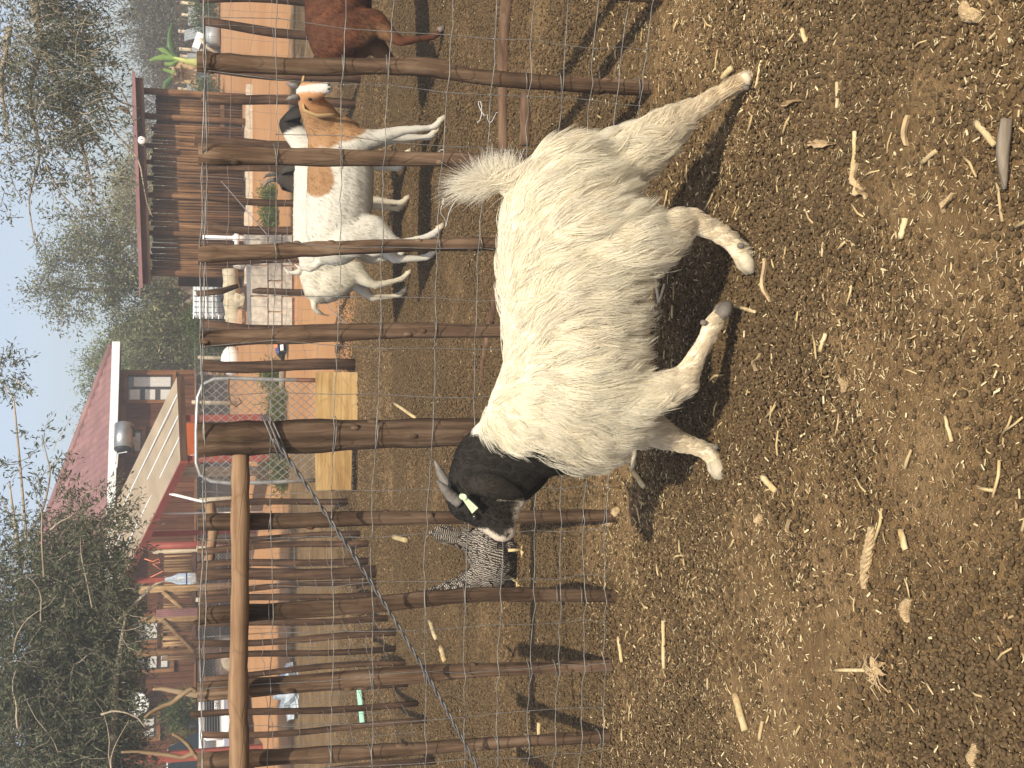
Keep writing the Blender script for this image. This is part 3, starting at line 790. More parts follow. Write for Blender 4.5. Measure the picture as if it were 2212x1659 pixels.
# ------------------------------------------------------------------ the other goats
def build_goat(label, loc, yaw, scale, colour, neck, head, facing, horns=True, ear_c=(.3, .2, .12), hair=16000, tail='up', legs=None, white_feet=True, group='goats of the second pen', hair_len=.030):
    """local frame: +x forward, z up; neck = points from shoulder to poll, head = skull centre, facing = muzzle direction"""
    loc = Vector(loc); R = Matrix.Rotation(yaw, 3, 'Z')
    t = thing('goat', label, 'goat', loc, group)
    def W(p): return loc + R @ (Vector(p) * scale)
    blobs = []
    def ch(L, k=.33):
        P = [(W(p), tuple(scale * a for a in (r if hasattr(r, '__len__') else (r, r, r)))) for p, r in L]
        return chain(P, k)
    blobs += ch([((-.36, 0, .60), (.09, .10, .13)), ((-.26, 0, .60), (.11, .125, .16)), ((-.10, 0, .575), (.12, .16, .185)), ((.06, 0, .57), (.12, .155, .185)), ((.20, 0, .58), (.11, .125, .175)), ((.29, 0, .60), (.09, .10, .14))])
    f = Vector(facing).normalized(); h = Vector(head)
    blobs += ch([((.27, 0, .64), (.085, .085, .12))] + [(p, (r, r * .85, r * 1.1)) for p, r in neck] + [(tuple(h), .062)])
    blobs += ch([(tuple(h), (.062, .058, .062)), (tuple(h + f * .06 + Vector((0, 0, -.008))), .052), (tuple(h + f * .12 + Vector((0, 0, -.018))), .037), (tuple(h + f * .155 + Vector((0, 0, -.022))), .032)], .25)
    lg = legs or {}
    feet = []
    for key, (sx_, sy) in (('fl', (.25, .085)), ('fr', (.25, -.085)), ('hl', (-.29, .09)), ('hr', (-.29, -.09))):
        dx = lg.get(key, 0.0)
        if key[0] == 'f':
            L = [((sx_ - .01, sy, .50), (.07, .06, .10)), ((sx_, sy, .40), .048), ((sx_ + dx * .45 + .012, sy, .235), .029), ((sx_ + dx * .8, sy, .10), .0195), ((sx_ + dx * .9, sy, .06), .023), ((sx_ + dx + .025, sy, .028), .021)]
        else:
            L = [((sx_ - .02, sy, .52), (.10, .06, .12)), ((sx_ + .05, sy, .40), (.075, .05, .08)), ((sx_ - .03 + dx * .3, sy, .31), .042), ((sx_ - .075 + dx * .6, sy, .25), .028), ((sx_ - .05 + dx * .85, sy, .11), .020), ((sx_ - .04 + dx * .95, sy, .065), .023), ((sx_ - .01 + dx, sy, .028), .021)]
        blobs += ch(L, .4); feet.append(L[-1][0])
    if tail == 'up': tl = [((-.42, 0, .67), .028), ((-.47, 0, .73), .020), ((-.47, 0, .79), .014), ((-.44, 0, .82), .009)]
    else: tl = [((-.42, 0, .66), .028), ((-.48, 0, .66), .020), ((-.52, 0, .62), .014), ((-.53, 0, .56), .008)]
    blobs += ch(tl, .4)
    inv = R.inverted()
    Ri = np.array(inv); lo = np.array(loc)
    def col(p, q):
        return colour((p - lo) @ Ri.T / scale)
    body = blend_body('body', blobs, .0135 * scale, M['skin'], t, 6)
    paint(body, col)
    hc = np.array(W(h + f * .07))
    def length(p):
        z = p[:, 2] / scale
        L = hair_len * (.35 + .65 * sm(z, .25, .42))
        return np.where(np.linalg.norm(p - hc, axis=1) < .17, .008, L)
    fw = np.array(R @ Vector((-1, 0, 0)))
    fur(body, 'fur', hair, M['coat'], t, length, lambda p, q: np.tile(fw * .6 + np.array([0, 0, -1.0]), (len(p), 1)), col, lift=.2, clump=.25, per_clump=16, radius=.0011, seg=5, curl=.2, gravity=.4, floor=.01, rag=.011)
    sd = f.cross(Vector((0, 0, 1))).normalized()
    upv = sd.cross(f).normalized()
    for s in (-1, 1):
        mb = MB(); b = h + sd * (s * .052) + upv * .022 - f * .015
        path = [b, b + sd * (s * .045) + Vector((0, 0, -.012)), b + sd * (s * .075) + f * .015 + Vector((0, 0, -.07)), b + sd * (s * .070) + f * .03 + Vector((0, 0, -.135)), b + sd * (s * .062) + f * .035 + Vector((0, 0, -.165))]
        wd = [.012, .026, .036, .032, .008]; vs = []
        for i, (p, w) in enumerate(zip(path, wd)):
            td = (path[min(i + 1, 4)] - path[max(i - 1, 0)]).normalized(); s2 = td.cross(sd * s).normalized(); nn_ = s2.cross(td).normalized()
            for a in (-1, 0, 1): vs.append(p + s2 * (a * w) + nn_ * (.008 * (1 - abs(a))))
            for a in (1, 0, -1): vs.append(p + s2 * (a * w) - nn_ * .006)
        fs = [(i * 6 + k, i * 6 + (k + 1) % 6, (i + 1) * 6 + (k + 1) % 6, (i + 1) * 6 + k) for i in range(4) for k in range(6)] + [(5, 4, 3, 2, 1, 0), tuple(24 + k for k in range(6))]
        mb.add([W(v) for v in vs], fs)
        e = part('ear', mb, M['skin'], t, True); paint(e, lambda p, q: np.array(ear_c) * np.ones((len(p), 1)))
        mb = MB(); mb.ball(W(h + f * .055 + sd * (s * .046) + upv * .018), .011 * scale, 8, 6); part('eye', mb, M['eye'], t, True)
        if horns:
            b = h + sd * (s * .03) + upv * .045 - f * .01
            hl = float(horns); P = [b, b + (upv * .05 - f * .02) * hl, b + (upv * .085 - f * .06 + sd * (s * .015)) * hl, b + (upv * .095 - f * .11 + sd * (s * .03)) * hl]
            mb = MB(); mb.tube([W(p) for p in P], [.017 * scale, .015 * scale, .011 * scale, .003], 8); part('horn', mb, M['horn'], t, True)
        mb = MB(); mb.ball(W(h + f * .185 + sd * (s * .011) + Vector((0, 0, -.012))), .0065 * scale, 6, 5); part('nostril', mb, M['eye'], t, True)
    for p in feet:
        mb = MB()
        for s in (-1, 1):
            a = Vector(p) + Vector((0, s * .012, .0)); mb.tube([W(a + Vector((0, 0, .012))), W(a + Vector((.012, 0, -.012))), W(a + Vector((.034, -s * .003, -.026)))], [.016 * scale, .017 * scale, .006], 7)
        part('hoof', mb, M['palehoof'] if white_feet else M['hoof'], t, True)
    return t
WH = np.array([.58, .54, .455]); TAN = np.array([.40, .20, .085]); DK = np.array([.020, .016, .013]); BRN = np.array([.088, .031, .013]); LT = np.array([.34, .19, .088])
def mixc(a, b, w): w = np.clip(w, 0, 1)[:, None]; return a * (1 - w) + b * w
def col_a(p):
    x, y, z = p.T; n = .03 * np.sin(x * 31 + z * 23) + .02 * np.sin(z * 47 + y * 30)
    c = np.tile(WH, (len(p), 1))
    c = mixc(c, LT, sm(x + .35 * (z - .60) + n * .4, .20, .225) * sm(z + n * .5, .43, .455))            # tan shoulder and neck
    c = mixc(c, LT * .9, sm(-((x - .02) / .10) ** 2 - ((z - .70) / .075) ** 2 + n * 3, -1.1, -.9) * (z > .6))
    hx = sm(x, .37, .40) * sm(z, .60, .66)
    c = mixc(c, TAN * 1.2, hx)
    blaze = (np.abs(x - .480) < .021 + .015 * sm(-z, -.72, -.66)) * (y < -.09) * (z > .52)
    c = mixc(c, np.array([.52, .485, .43]), blaze * sm(-y, .10, .13) * sm(x, .37, .40))
    c = mixc(c, WH * .86, sm(-z, -.24, -.08) * .5)
    return c
def col_b(p):
    x, y, z = p.T; n = .02 * np.sin(x * 31 + z * 23)
    c = np.tile(WH, (len(p), 1))
    return mixc(c, DK, sm(x + .3 * (z - .75) + n, .43, .46) * sm(z, .60, .64))
def col_c(p):
    x, y, z = p.T; n = .03 * np.sin(x * 31 + z * 23)
    c = np.tile(WH * np.array([.95, .93, .88]), (len(p), 1))
    c = mixc(c, DK * 1.6 + np.array([.01, .006, .004]), sm(x + .25 * (z - .6) + n, .26, .30))
    c = mixc(c, DK * 3, sm(-x + n, .43, .46) * sm(-z, -.66, -.6) * .8)
    return mixc(c, np.array([.55, .44, .28]), sm(-z, -.45, -.15) * .35)
def col_e(p):
    x, y, z = p.T; n = .5 + .5 * np.sin(x * 27 + 2 * np.sin(z * 21))
    c = mixc(np.tile(BRN, (len(p), 1)), BRN * 1.7, n * (.4 + .4 * np.sin(x * 61 + z * 43)))
    c = mixc(c, LT * .8, sm(-x, .24, .33) * sm(-z, -.50, -.42) * sm(z, .25, .35) * .5)
    c = mixc(c, DK, sm(-x, .44, .47) * .85)
    return mixc(c, BRN * .45, sm(z, .66, .76) * .35)
g = gp(1258, 962)
build_goat('tan and white goat with white blazed face turned to the camera behind the fence', (g.x, g.y + .12, 0), math.radians(-4), 1.13, col_a,
           [((.34, -.03, .68), .092), ((.39, -.06, .715), .078), ((.43, -.09, .745), .064)], (.470, -.12, .765), (.06, -1, -.52), .5, (.42, .27, .12), 12000,
           'up', {'fl': .05, 'fr': .09, 'hr': .07, 'hl': -.06})
g = gp(1218, 885)
build_goat('white goat with all black head, mostly hidden behind the tan and white goat', (g.x, g.y, 0), math.radians(3), 1.12, col_b,
           [((.36, 0, .67), .088), ((.42, 0, .73), .075)], (.485, .0, .785), (.9, .32, -.35), False, (.03, .025, .02), 7000, 'up', {'hr': .03, 'fr': .04})
g = gp(1140, 886)
build_goat('white goat with dark horned head, its shaggy rump left of the others', (g.x, g.y + .06, 0), math.radians(6), 1.06, col_c,
           [((.34, 0, .69), .085), ((.39, .01, .78), .070)], (.42, .02, .85), (.85, .35, -.30), .8, (.05, .04, .03), 9000, 'down', {'hr': .05, 'hl': -.04}, hair_len=.045)
g = gp(1668, 950)
build_goat('red brown goat at the picture edge seen from behind its rump', (g.x, g.y, 0), math.radians(12), 1.14, col_e,
           [((.36, 0, .70), .085), ((.46, 0, .78), .066)], (.55, 0, .86), (.9, 0, -.5), True, (.12, .05, .02), 20000, 'up', {'hr': .03, 'hl': -.08}, white_feet=False, hair_len=.024)

# ------------------------------------------------------------------ barred hen
def feather_mat():
    m, nt, b = newmat('barred_feathers')
    uv = N(nt, 'ShaderNodeUVMap'); w = N(nt, 'ShaderNodeTexWave', wave_type='BANDS', bands_direction='Y'); w.inputs['Scale'].default_value = .55; w.inputs['Distortion'].default_value = 2.6
    w.inputs['Detail'].default_value = 1
    nt.links.new(uv.outputs[0], w.inputs['Vector'])
    c = ramp(nt, w.outputs['Fac'], [(.50, (.022, .017, .013)), (.74, (.40, .34, .275))])
    nt.links.new(c, b.inputs['Base Color']); b.inputs['Roughness'].default_value = .6; b.inputs['Specular IOR Level'].default_value = .2
    return m
M['feather'] = feather_mat()
M['hen_skin'] = plain('dark_hen_down', (.05, .04, .032), .8, 0, .4, 60)
M['comb'] = plain('red_comb', (.45, .03, .02), .5, 0, .15, 30)
M['shank'] = plain('yellow_shank', (.62, .45, .22), .6, 0, .15, 60)
M['beak'] = plain('beak', (.40, .28, .12), .5)
def build_hen():
    c = gp(452, 1122); c = Vector((c.x, c.y + .02, 0)); Y = c.y
    t = thing('hen', 'black and white barred hen partly behind a post of the near fence', 'chicken', c)
    def pt(u, v, y=0): return at(u, v, Y + y)
    blobs = chain([(pt(492, 1035), (.045, .05, .05)), (pt(462, 1050), (.07, .075, .085)), (pt(432, 1060), (.075, .08, .095)), (pt(405, 1052), (.06, .065, .08))], .3)
    blobs += chain([(pt(408, 1030), (.052, .052, .06)), (pt(392, 990), (.038, .038, .045)), (pt(380, 950), (.028, .028, .034)), (pt(372, 925), (.024, .022, .024)), (pt(366, 918), (.021, .019, .019))], .3)
    blobs += chain([(pt(478, 1025), (.04, .04, .05)), (pt(500, 985), (.032, .02, .04)), (pt(503, 958), (.02, .012, .03))], .3)
    for u in (466, 418): blobs += chain([(pt(u, 1075), (.03, .035, .04)), (pt(u + 2, 1100), (.018, .018, .022))], .4)
    body = blend_body('body', blobs, .008, M['hen_skin'], t, 6)
    v, nn, tr = mesh_np(body, np.array(world_loc(body)))
    n = 1500; p, q = sample(v, nn, tr, n)
    tailp = np.array(pt(500, 965)); 
    nk = np.array(pt(385, 960))
    V = []; F = []; UV = []
    for i in range(n):
        P = Vector(p[i]); Q = Vector(q[i])
        dn = np.linalg.norm(p[i] - nk); dt = np.linalg.norm(p[i] - tailp)
        if dn < .12: d = Vector((.45, 0, -1)); L = .022; w = .006
        elif dt < .07: d = Vector((.25, 0, 1)); L = .055; w = .012
        else: d = Vector((1, 0, -.35)); L = .036; w = .012
        d = d - Q * d.dot(Q)
        if d.length < 1e-3: continue
        d.normalize(); d = (d + Vector(RNG.normal(0, .12, 3))).normalized(); s = d.cross(Q).normalized(); L *= RNG.uniform(.8, 1.2)
        o = len(V); lift = RNG.uniform(.08, .28); ph = RNG.uniform(0, 1)
        for k, (a, ww, h) in enumerate(((0, .45, .002), (.4, .95, .005), (.75, 1.0, .006), (1.0, .35, .004))):
            for e in (-1, 1):
                V.append(P + d * (a * L) + s * (e * ww * w) + Q * (h + a * L * lift * .5)); UV.append((.5 + e * .5, a * L * 60 + ph * .3))
        for k in range(3): F.append((o + k * 2, o + k * 2 + 1, o + k * 2 + 3, o + k * 2 + 2))
    V = np.array(V); F = np.array(F); UVl = np.array(UV)[F.ravel()]
    o = big_mesh('feathers', V, F, M['feather'], t, False, UVl); o['kind'] = 'stuff'
    # folded wing
    for s in (-1, 1):
        for k in range(6):
            mb = MB(); a = pt(428 + k * 3, 1040 + k * 7, 0) + Vector((0, s * .083, 0)); b = pt(476, 1046 + k * 5, 0) + Vector((0, s * .078, 0)); w = Vector((0, 0, -.014))
            mb.slab(a, a + w * .7, b + w, b + w * .2, Vector((0, s * .003, 0)))
            oo = part('wing_feather', mb, M['feather'], t)
            l = oo.data.uv_layers.new(name='uv')
            for li, lp in enumerate(oo.data.loops):
                co = oo.data.vertices[lp.vertex_index].co; l.data[li].uv = (.5, (co.x - co.z * .3) * 42)
    for j, (u, v1, u2) in enumerate(((472, 1131, 470), (403, 1121, 414))):
        mb = MB(); g_ = gp(u, v1); top = at(u2, 1098, g_.y)
        mb.tube([top, g_ + Vector((0, 0, .012))], [.008, .0065], 7)
        for dx, dy in ((-.038, -.012), (-.040, .010), (-.02, -.03), (.02, .006)): mb.tube([g_ + Vector((0, 0, .012)), g_ + Vector((dx, dy, .004))], [.0055, .003], 6)
        part('leg', mb, M['shank'], t, True)
    mb = MB(); h = pt(364, 912)
    mb.add([h + Vector((.02, 0, .012)), h + Vector((-.02, 0, .012)), h + Vector((-.018, 0, .03)), h + Vector((-.006, 0, .022)), h + Vector((.002, 0, .034)), h + Vector((.012, 0, .024)), h + Vector((.02, 0, .03))], [(0, 1, 2, 3, 4, 5, 6)])
    mb.add([h + Vector((.02, .004, .012)), h + Vector((-.02, .004, .012)), h + Vector((-.018, .004, .03)), h + Vector((-.006, .004, .022)), h + Vector((.002, .004, .034)), h + Vector((.012, .004, .024)), h + Vector((.02, .004, .03))], [(6, 5, 4, 3, 2, 1, 0)])
    part('comb', mb, M['comb'], t)
    mb = MB(); mb.tube([h + Vector((-.018, 0, -.004)), h + Vector((-.04, 0, -.010))], [.008, .001], 7); part('beak', mb, M['beak'], t)
    for s in (-1, 1):
        mb = MB(); mb.ball(h + Vector((-.008, s * .019, .002)), .004, 7, 5); part('eye', mb, M['eye'], t)
build_hen()
# ------------------------------------------------------------------ fences at the back of the second pen
def simple_post(parent, base, top_z, r0, r1, seed, mat='post_far', name='post', bend=.02, label=None, lean=0.0):
    rr = random.Random(seed); mb = MB(); pts = []; R_ = []
    n = 7; ox = rr.uniform(-bend, bend); ph = rr.uniform(0, 6)
    for i in range(n + 1):
        t = i / n; z = base.z - .06 + (top_z - base.z + .06) * t
        pts.append((base.x + bend * math.sin(ph + t * 4.5) * t + lean * t, base.y + .3 * bend * math.sin(ph * 2 + t * 3), z)); R_.append((r0 * (1 - t) + r1 * t) * rr.uniform(.93, 1.07))
    mb.tube(pts, R_, 9)
    return part(name, mb, M[mat], parent, True, label=label)
LB = [(15, 943, 15), (104, 923, 12), (140, 906, 13), (185, 883, 16), (227, 879, 12), (258, 858, 12), (293, 858, 13), (324, 839, 13), (375, 818, 13), (400, 813, 11), (425, 813, 25), (448, 797, 14), (485, 797, 13), (506, 779, 12), (545, 768, 20), (576, 752, 13)]
lf = thing('back_left_fence', 'fence of thin upright poles slanting away left of the metal gate', 'fence', gp(425, 813))
LP = []
for i, (u, v, w) in enumerate(LB):
    g = gp(u, v); LP.append(g)
    simple_post(lf, g, 1.5 + random.Random(i).uniform(-.03, .06), w / FPX * g.y * .52, w / FPX * g.y * (.57 if w < 20 else .53), 200 + i, bend=.035,
                label={10: 'thick pole that carries the plastic bottle'}.get(i))
for k, h in enumerate((1.47, 1.25, 1.04, .85, .68, .53, .38, .24, .12)):
    mb = MB(); pts = []
    rr = random.Random(300 + k)
    a = LP[0] + (LP[0] - LP[3]) * .4
    for i, q in enumerate([a] + LP):
        if i: 
            m = (prev + q) / 2; pts.append((m.x, m.y - .03, h + rr.uniform(-.015, .015)))
        pts.append((q.x, q.y - .035, h + rr.uniform(-.01, .01))); prev = q
    mb.tube(pts, .0019, 4, False); part('line_wire', mb, M['wire_far'], lf, True)
for i in range(len(LP) - 1):
    for s in (.35, .7):
        q = LP[i].lerp(LP[i + 1], s); mb = MB(); rr = random.Random(i * 7 + s)
        z0 = rr.choice((.12, .24, .53)); z1 = rr.choice((1.04, 1.25, .85))
        mb.tube([(q.x + rr.uniform(-.02, .02), q.y - .033, z0), (q.x, q.y - .033, (z0 + z1) / 2), (q.x + rr.uniform(-.02, .02), q.y - .033, z1)], .0016, 4, False)
        part('stay_wire', mb, M['wire'], lf, True)
# short pole braced across the top of that fence
mb = MB(); Yb = LP[12].y
pole_rings(mb, [at(u, v, Yb + .05) for u, v in ((425, 448), (470, 455), (520, 462), (572, 452))], [.05, .045, .045, .05], 9, 3)
part('rail', mb, M['rail'], lf, True)

rf = thing('back_right_fence', 'fence of dark crooked poles with wire behind the goats of the second pen', 'fence', (1.6, 11.75, 0))
RB = [(871, 768, 24), (950, 757, 18), (1094, 757, 16), (1160, 757, 17), (1219, 760, 15), (1284, 760, 15), (1337, 765, 30), (1434, 768, 20), (1491, 779, 24), (1579, 772, 19), (1645, 770, 22)]
RPt = []
for i, (u, v, w) in enumerate(RB):
    g = gp(u, v); RPt.append(g)
    simple_post(rf, g, 1.5 + random.Random(40 + i).uniform(-.06, .05), w / FPX * g.y * .5, w / FPX * g.y * .52, 400 + i, bend=.045, label={0: 'sturdier pole the gate latches on'}.get(i))
# the broken one: stump with its top half tipped over
g = gp(1027, 757); mb = MB()
mb.tube([(g.x - .03, g.y, -.05), at(1029, 700, g.y), at(1027, 640, g.y), at(1031, 560, g.y), at(1030, 545, g.y)], [.032, .032, .034, .033, .02], 9)
part('post', mb, M['post_far'], rf, True, label='snapped pole, lower half')
mb = MB(); mb.tube([at(1042, 515, g.y - .04), at(1030, 480, g.y - .03), at(1024, 425, g.y - .02)], [.022, .032, .030], 9)
part('post', mb, M['post_far'], rf, True, label='snapped pole, tipped upper half')
for k, h in enumerate((1.46, 1.42, 1.22, 1.02, .83, .66, .50, .36)):
    mb = MB(); rr = random.Random(600 + k); pts = []
    xs = np.linspace(RPt[0].x - .1, RPt[-1].x + .6, 26)
    for x in xs: pts.append((x, float(np.interp(x, [p.x for p in RPt], [p.y for p in RPt])) - .05, h + rr.uniform(-.02, .02)))
    mb.tube(pts, .0020, 4, False); part('line_wire', mb, M['wire_far'], rf, True)
for i in range(22):
    x = RPt[0].x + .12 + i * .155; mb = MB(); rr = random.Random(i + 900)
    y = float(np.interp(x, [p.x for p in RPt], [p.y for p in RPt])) - .05
    mb.tube([(x + rr.uniform(-.03, .03), y, .36), (x, y, .9), (x + rr.uniform(-.03, .03), y, 1.42)], .0015, 4, False); part('stay_wire', mb, M['wire_far'], rf, True)
# thin brace wire slanting down across the pen corner
mb = MB(); mb.tube([at(1268, 478, 11.4), at(985, 720, 9.9), at(950, 760, 9.7)], .004, 5, False); part('brace_wire', mb, M['wire_far'], rf, True)

# ------------------------------------------------------------------ gate
gt = gp(730, 772); GY = gt.y
M['tube'] = plain('worn_galvanised_tube', (.42, .40, .37), .4, .6, .3, 14)
M['rust'] = plain('rusted_tube', (.16, .075, .045), .7, .2, .4, 30)
M['board'] = wood('yellow_board', (.24, .14, .055), (.40, .25, .10), (.52, .36, .17), 'x', scale=6, obj=.08)
ga = thing('metal_gate', 'arched metal tube gate with diamond mesh and a wooden board along its foot', 'gate', (gt.x, GY, 0))
fr = []
for u, v in ((838, 690), (839, 600), (842, 500), (840, 462), (828, 438), (800, 427), (730, 424), (660, 424), (634, 432), (620, 455), (615, 500), (618, 600), (622, 690)):
    fr.append(at(u, v, GY))
mb = MB(); mb.tube(fr, .019, 10); part('frame', mb, M['tube'], ga, True)
mb = MB(); mb.tube([at(838, 640, GY - .004), at(837, 700, GY - .004)], .0205, 10); part('rust_sleeve', mb, M['rust'], ga, True)
mb = MB(); zt = at(730, 428, GY).z; zb = at(730, 690, GY).z; x0, x1 = at(617, 600, GY).x, at(840, 600, GY).x
step = .075
def clipline(xa, za, dx):
    pts = []
    k = 0; n = 40; dz = (zt - zb)
    seg = []
    for i in range(n + 1):
        z = zb + dz * i / n; x = xa + dx * (z - zb)
        if x0 < x < x1: seg.append((x, GY + (.004 if i % 2 else -.004), z))
    return seg
x = x0 - (zt - zb)
while x < x1 + (zt - zb):
    for d in (1, -1):
        s = clipline(x, zb, d * .85)
        if len(s) > 3: mb.tube(s[::3] + [s[-1]], .0034, 4, False)
    x += step
part('chain_link', mb, M['tube'], ga, False, kind='stuff')
mb = MB(); a, b_, c_, d_ = at(855, 681, GY - .03), at(728, 681, GY - .03), at(728, 771, GY - .03), at(855, 775, GY - .03); mb.slab(a, b_, c_, d_, (0, -.02, 0)); part('board', mb, M['board'], ga, label='wide yellow board')
mb = MB(); a, b_, c_, d_ = at(726, 679, GY - .04), at(600, 682, GY - .04), at(600, 758, GY - .04), at(726, 760, GY - .04); mb.slab(a, b_, c_, d_, (0, -.02, 0)); part('board', mb, M['board'], ga, label='stained yellow board')
mb = MB(); mb.tube([at(840, 495, GY - .02), at(815, 493, GY - .03), at(790, 498, GY - .03), at(780, 510, GY - .03), at(790, 522, GY - .03), at(800, 515, GY - .03)], .007, 6); part('latch', mb, M['rust'], ga, True)
# ------------------------------------------------------------------ yard: hut, cabin and what stands round them
M['hutpole'] = wood('hut_wall_poles', (.06, .030, .015), (.155, .082, .038), (.26, .15, .072), 'z', scale=5, obj=.32)
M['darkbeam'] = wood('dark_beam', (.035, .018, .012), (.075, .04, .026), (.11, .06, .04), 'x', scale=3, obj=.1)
M['redroof'] = plain('red_sheet_metal', (.245, .125, .118), .65, .0, .24, 2.2, spec=.4)
M['redpaint'] = plain('red_brown_paint', (.25, .055, .035), .55, 0, .15, 6)
M['concrete'] = plain('pale_concrete', (.52, .44, .33), .9, 0, .2, 12, .4, obj=.08)
M['block'] = plain('grey_concrete_block', (.46, .41, .34), .9, 0, .22, 14, .5, obj=.14)
M['mortar'] = plain('reddish_mortar', (.42, .26, .16), .95, 0, .2, 20, .5)
M['stone'] = plain('pale_boulder', (.50, .42, .29), .9, 0, .3, 7, .7, obj=.15)
M['white'] = plain('white_paint', (.80, .80, .78), .45, 0, .04, 6)
M['pvc'] = plain('white_pvc', (.80, .80, .80), .35, 0, .03, 6)
M['plank'] = wood('cabin_boards', (.060, .024, .012), (.115, .048, .024), (.165, .075, .040), 'z', scale=2.2, obj=.16, bmp=.2)
M['orange_wood'] = wood('varnished_frame', (.12, .052, .022), (.20, .092, .038), (.27, .135, .06), 'z', scale=3, obj=.08)
M['glass'] = plain('window_glass', (.045, .05, .055), .08, 0, .1, 2, spec=.7)
M['curtain'] = plain('white_curtain', (.56, .54, .50), .8, 0, .10, 30)
M['sash'] = plain('dark_sash', (.07, .055, .05), .5, 0, .2, 8)
M['dark'] = plain('dark_shade_and_stand', (.035, .028, .022), .9, 0, .4, 4)  # underfloor shade put into the colour; the cabinet stand uses it too
M['beige'] = plain('beige_sheet', (.37, .29, .20), .65, .0, .16, 1.5)
M['steel'] = plain('dull_steel', (.36, .37, .37), .38, .75, .12, 5)
M['sheet'] = plain('old_zinc_sheet', (.40, .42, .42), .5, .3, .22, 3, obj=.12)
M['orange'] = plain('orange_paint', (.40, .09, .02), .5, 0, .12, 4)
M['palepole'] = wood('pale_peeled_pole', (.34, .27, .17), (.50, .42, .29), (.62, .54, .40), 'z', scale=4, obj=.12)
M['porchpole'] = wood('porch_poles', (.14, .08, .035), (.26, .165, .08), (.40, .28, .15), 'z', scale=5, obj=.3)
M['rubber'] = plain('black_rubber', (.018, .018, .018), .8)
M['black'] = plain('black_plastic', (.02, .02, .022), .45)
M['tank'] = plain('translucent_white_plastic', (.66, .70, .72), .4, 0, .08, 5)

# --- hut of upright poles
HY = 26.4; hz = float(gz(HY))
hut = thing('pole_hut', 'open sided hut of upright brown poles under a red sheet roof', 'hut', (at(1250, 520, HY).x, HY, hz))
xl, xr = at(1062, 520, HY).x, at(1455, 520, HY).x
zt, zb2 = at(1250, 327, HY).z, at(1250, 521, HY).z
x = xl; i = 0
while x < xr - .75:
    rr = random.Random(i + 1500); r = rr.uniform(.024, .036); x += r
    top = zt + rr.uniform(-.05, .03)
    mb = MB(); mb.tube([(x, HY + rr.uniform(-.01, .01), zb2 - rr.uniform(0, .06)), (x + rr.uniform(-.012, .012), HY, (zb2 + top) / 2), (x + rr.uniform(-.015, .015), HY, top)], [r, r * .97, r * .93], 8)
    part('wall_pole', mb, M['hutpole'], hut, True); x += r * .98; i += 1
xd = x
while x < xr - .08:
    rr = random.Random(i + 1500); r = rr.uniform(.022, .034); x += r
    mb = MB(); top = at(1250, 337, HY).z + rr.uniform(-.02, .02); mb.tube([(x, HY + .1, zb2 - .03), (x, HY + .1, top)], [r, r], 8); part('wall_pole', mb, M['hutpole'], hut, True); x += r * 1.0; i += 1
for u, r, off in ((1448, .075, -.06), (1396, .07, -.02), (1228, .062, -.08), (1148, .06, -.08), (1064, .075, -.06)):
    p = at(u, 522, HY); mb = MB(); mb.tube([(p.x, HY + off, hz - .1), (p.x + .01, HY + off, at(u, 306, HY).z)], [r, r * .92], 10); part('corner_post', mb, M['hutpole'], hut, True)
for u in (1345, 1310, 1275, 1190, 1105):
    mb = MB(); p = at(u, 325, HY); mb.box((p.x, HY + .05, (zt + at(u, 305, HY).z) / 2), (.09, .09, at(u, 305, HY).z - zt + .1)); part('wall_stud', mb, M['darkbeam'], hut)
# roof: fascia, corrugated sheet falling away to the back
fz = at(1250, 312, HY - .55).z
a = at(1492, 291, HY - .55); b = at(1047, 308, HY - .55)
mb = MB(); mb.slab(a + Vector((0, 0, -.17)), b + Vector((0, 0, -.17)), b + Vector((0, 0, -.005)), a + Vector((0, 0, -.005)), (0, .05, 0)); part('fascia_beam', mb, M['darkbeam'], hut)
def corrugated(mb, a, b, back, pitch, amp, thick=.004):
    """sheet from edge a->b running along vector back"""
    a, b, back = Vector(a), Vector(b), Vector(back)
    L = (b - a).length; n = max(4, int(L / pitch)) * 4; nrm = (b - a).cross(back).normalized()
    if nrm.z < 0: nrm = -nrm
    vs = []
    for i in range(n + 1):
        t = i / n; h = amp * math.sin(2 * math.pi * i / 4)
        p = a.lerp(b, t) + nrm * h
        vs += [p, p + back, p + nrm * thick, p + back + nrm * thick]
    fs = []
    for i in range(n):
        o = i * 4; q = o + 4
        fs += [(o, o + 1, q + 1, q), (o + 2, q + 2, q + 3, o + 3), (o, q, q + 2, o + 2), (o + 1, o + 3, q + 3, q + 1)]
    mb.add(vs, fs)
mb = MB(); corrugated(mb, a + Vector((.1, -.08, .03)), b + Vector((-.1, -.08, .03)), (0, 3.2, .16), .15, .016); part('roof', mb, M['redroof'], hut)
mb = MB(); mb.slab(a + Vector((.1, -.10, .05)), b + Vector((-.1, -.10, .05)), b + Vector((-.1, -.10, -.01)), a + Vector((.1, -.10, -.01)), (0, .015, 0)); part('roof_edge', mb, M['redroof'], hut)
for k, u in enumerate(np.linspace(1075, 1440, 9)):
    p = at(u, 524, HY - .1); mb = MB(); rr = random.Random(k); mb.box((p.x, HY - .08, hz + .0), (.62, .5, .26 + rr.uniform(-.05, .05)), Euler((0, 0, rr.uniform(-.05, .05))).to_matrix()); part('footing_block', mb, M['concrete'], hut)
mb = MB(); p = at(1356, 306, HY - .62); mb.ball(p, (.085, .05, .085), 12, 8); part('bulkhead_lamp', mb, M['white'], hut, True)
mb = MB(); mb.box((at(1420, 470, HY).x, HY + .02, at(1420, 480, HY).z), (.75, .07, .09)); part('cross_rail', mb, M['hutpole'], hut)
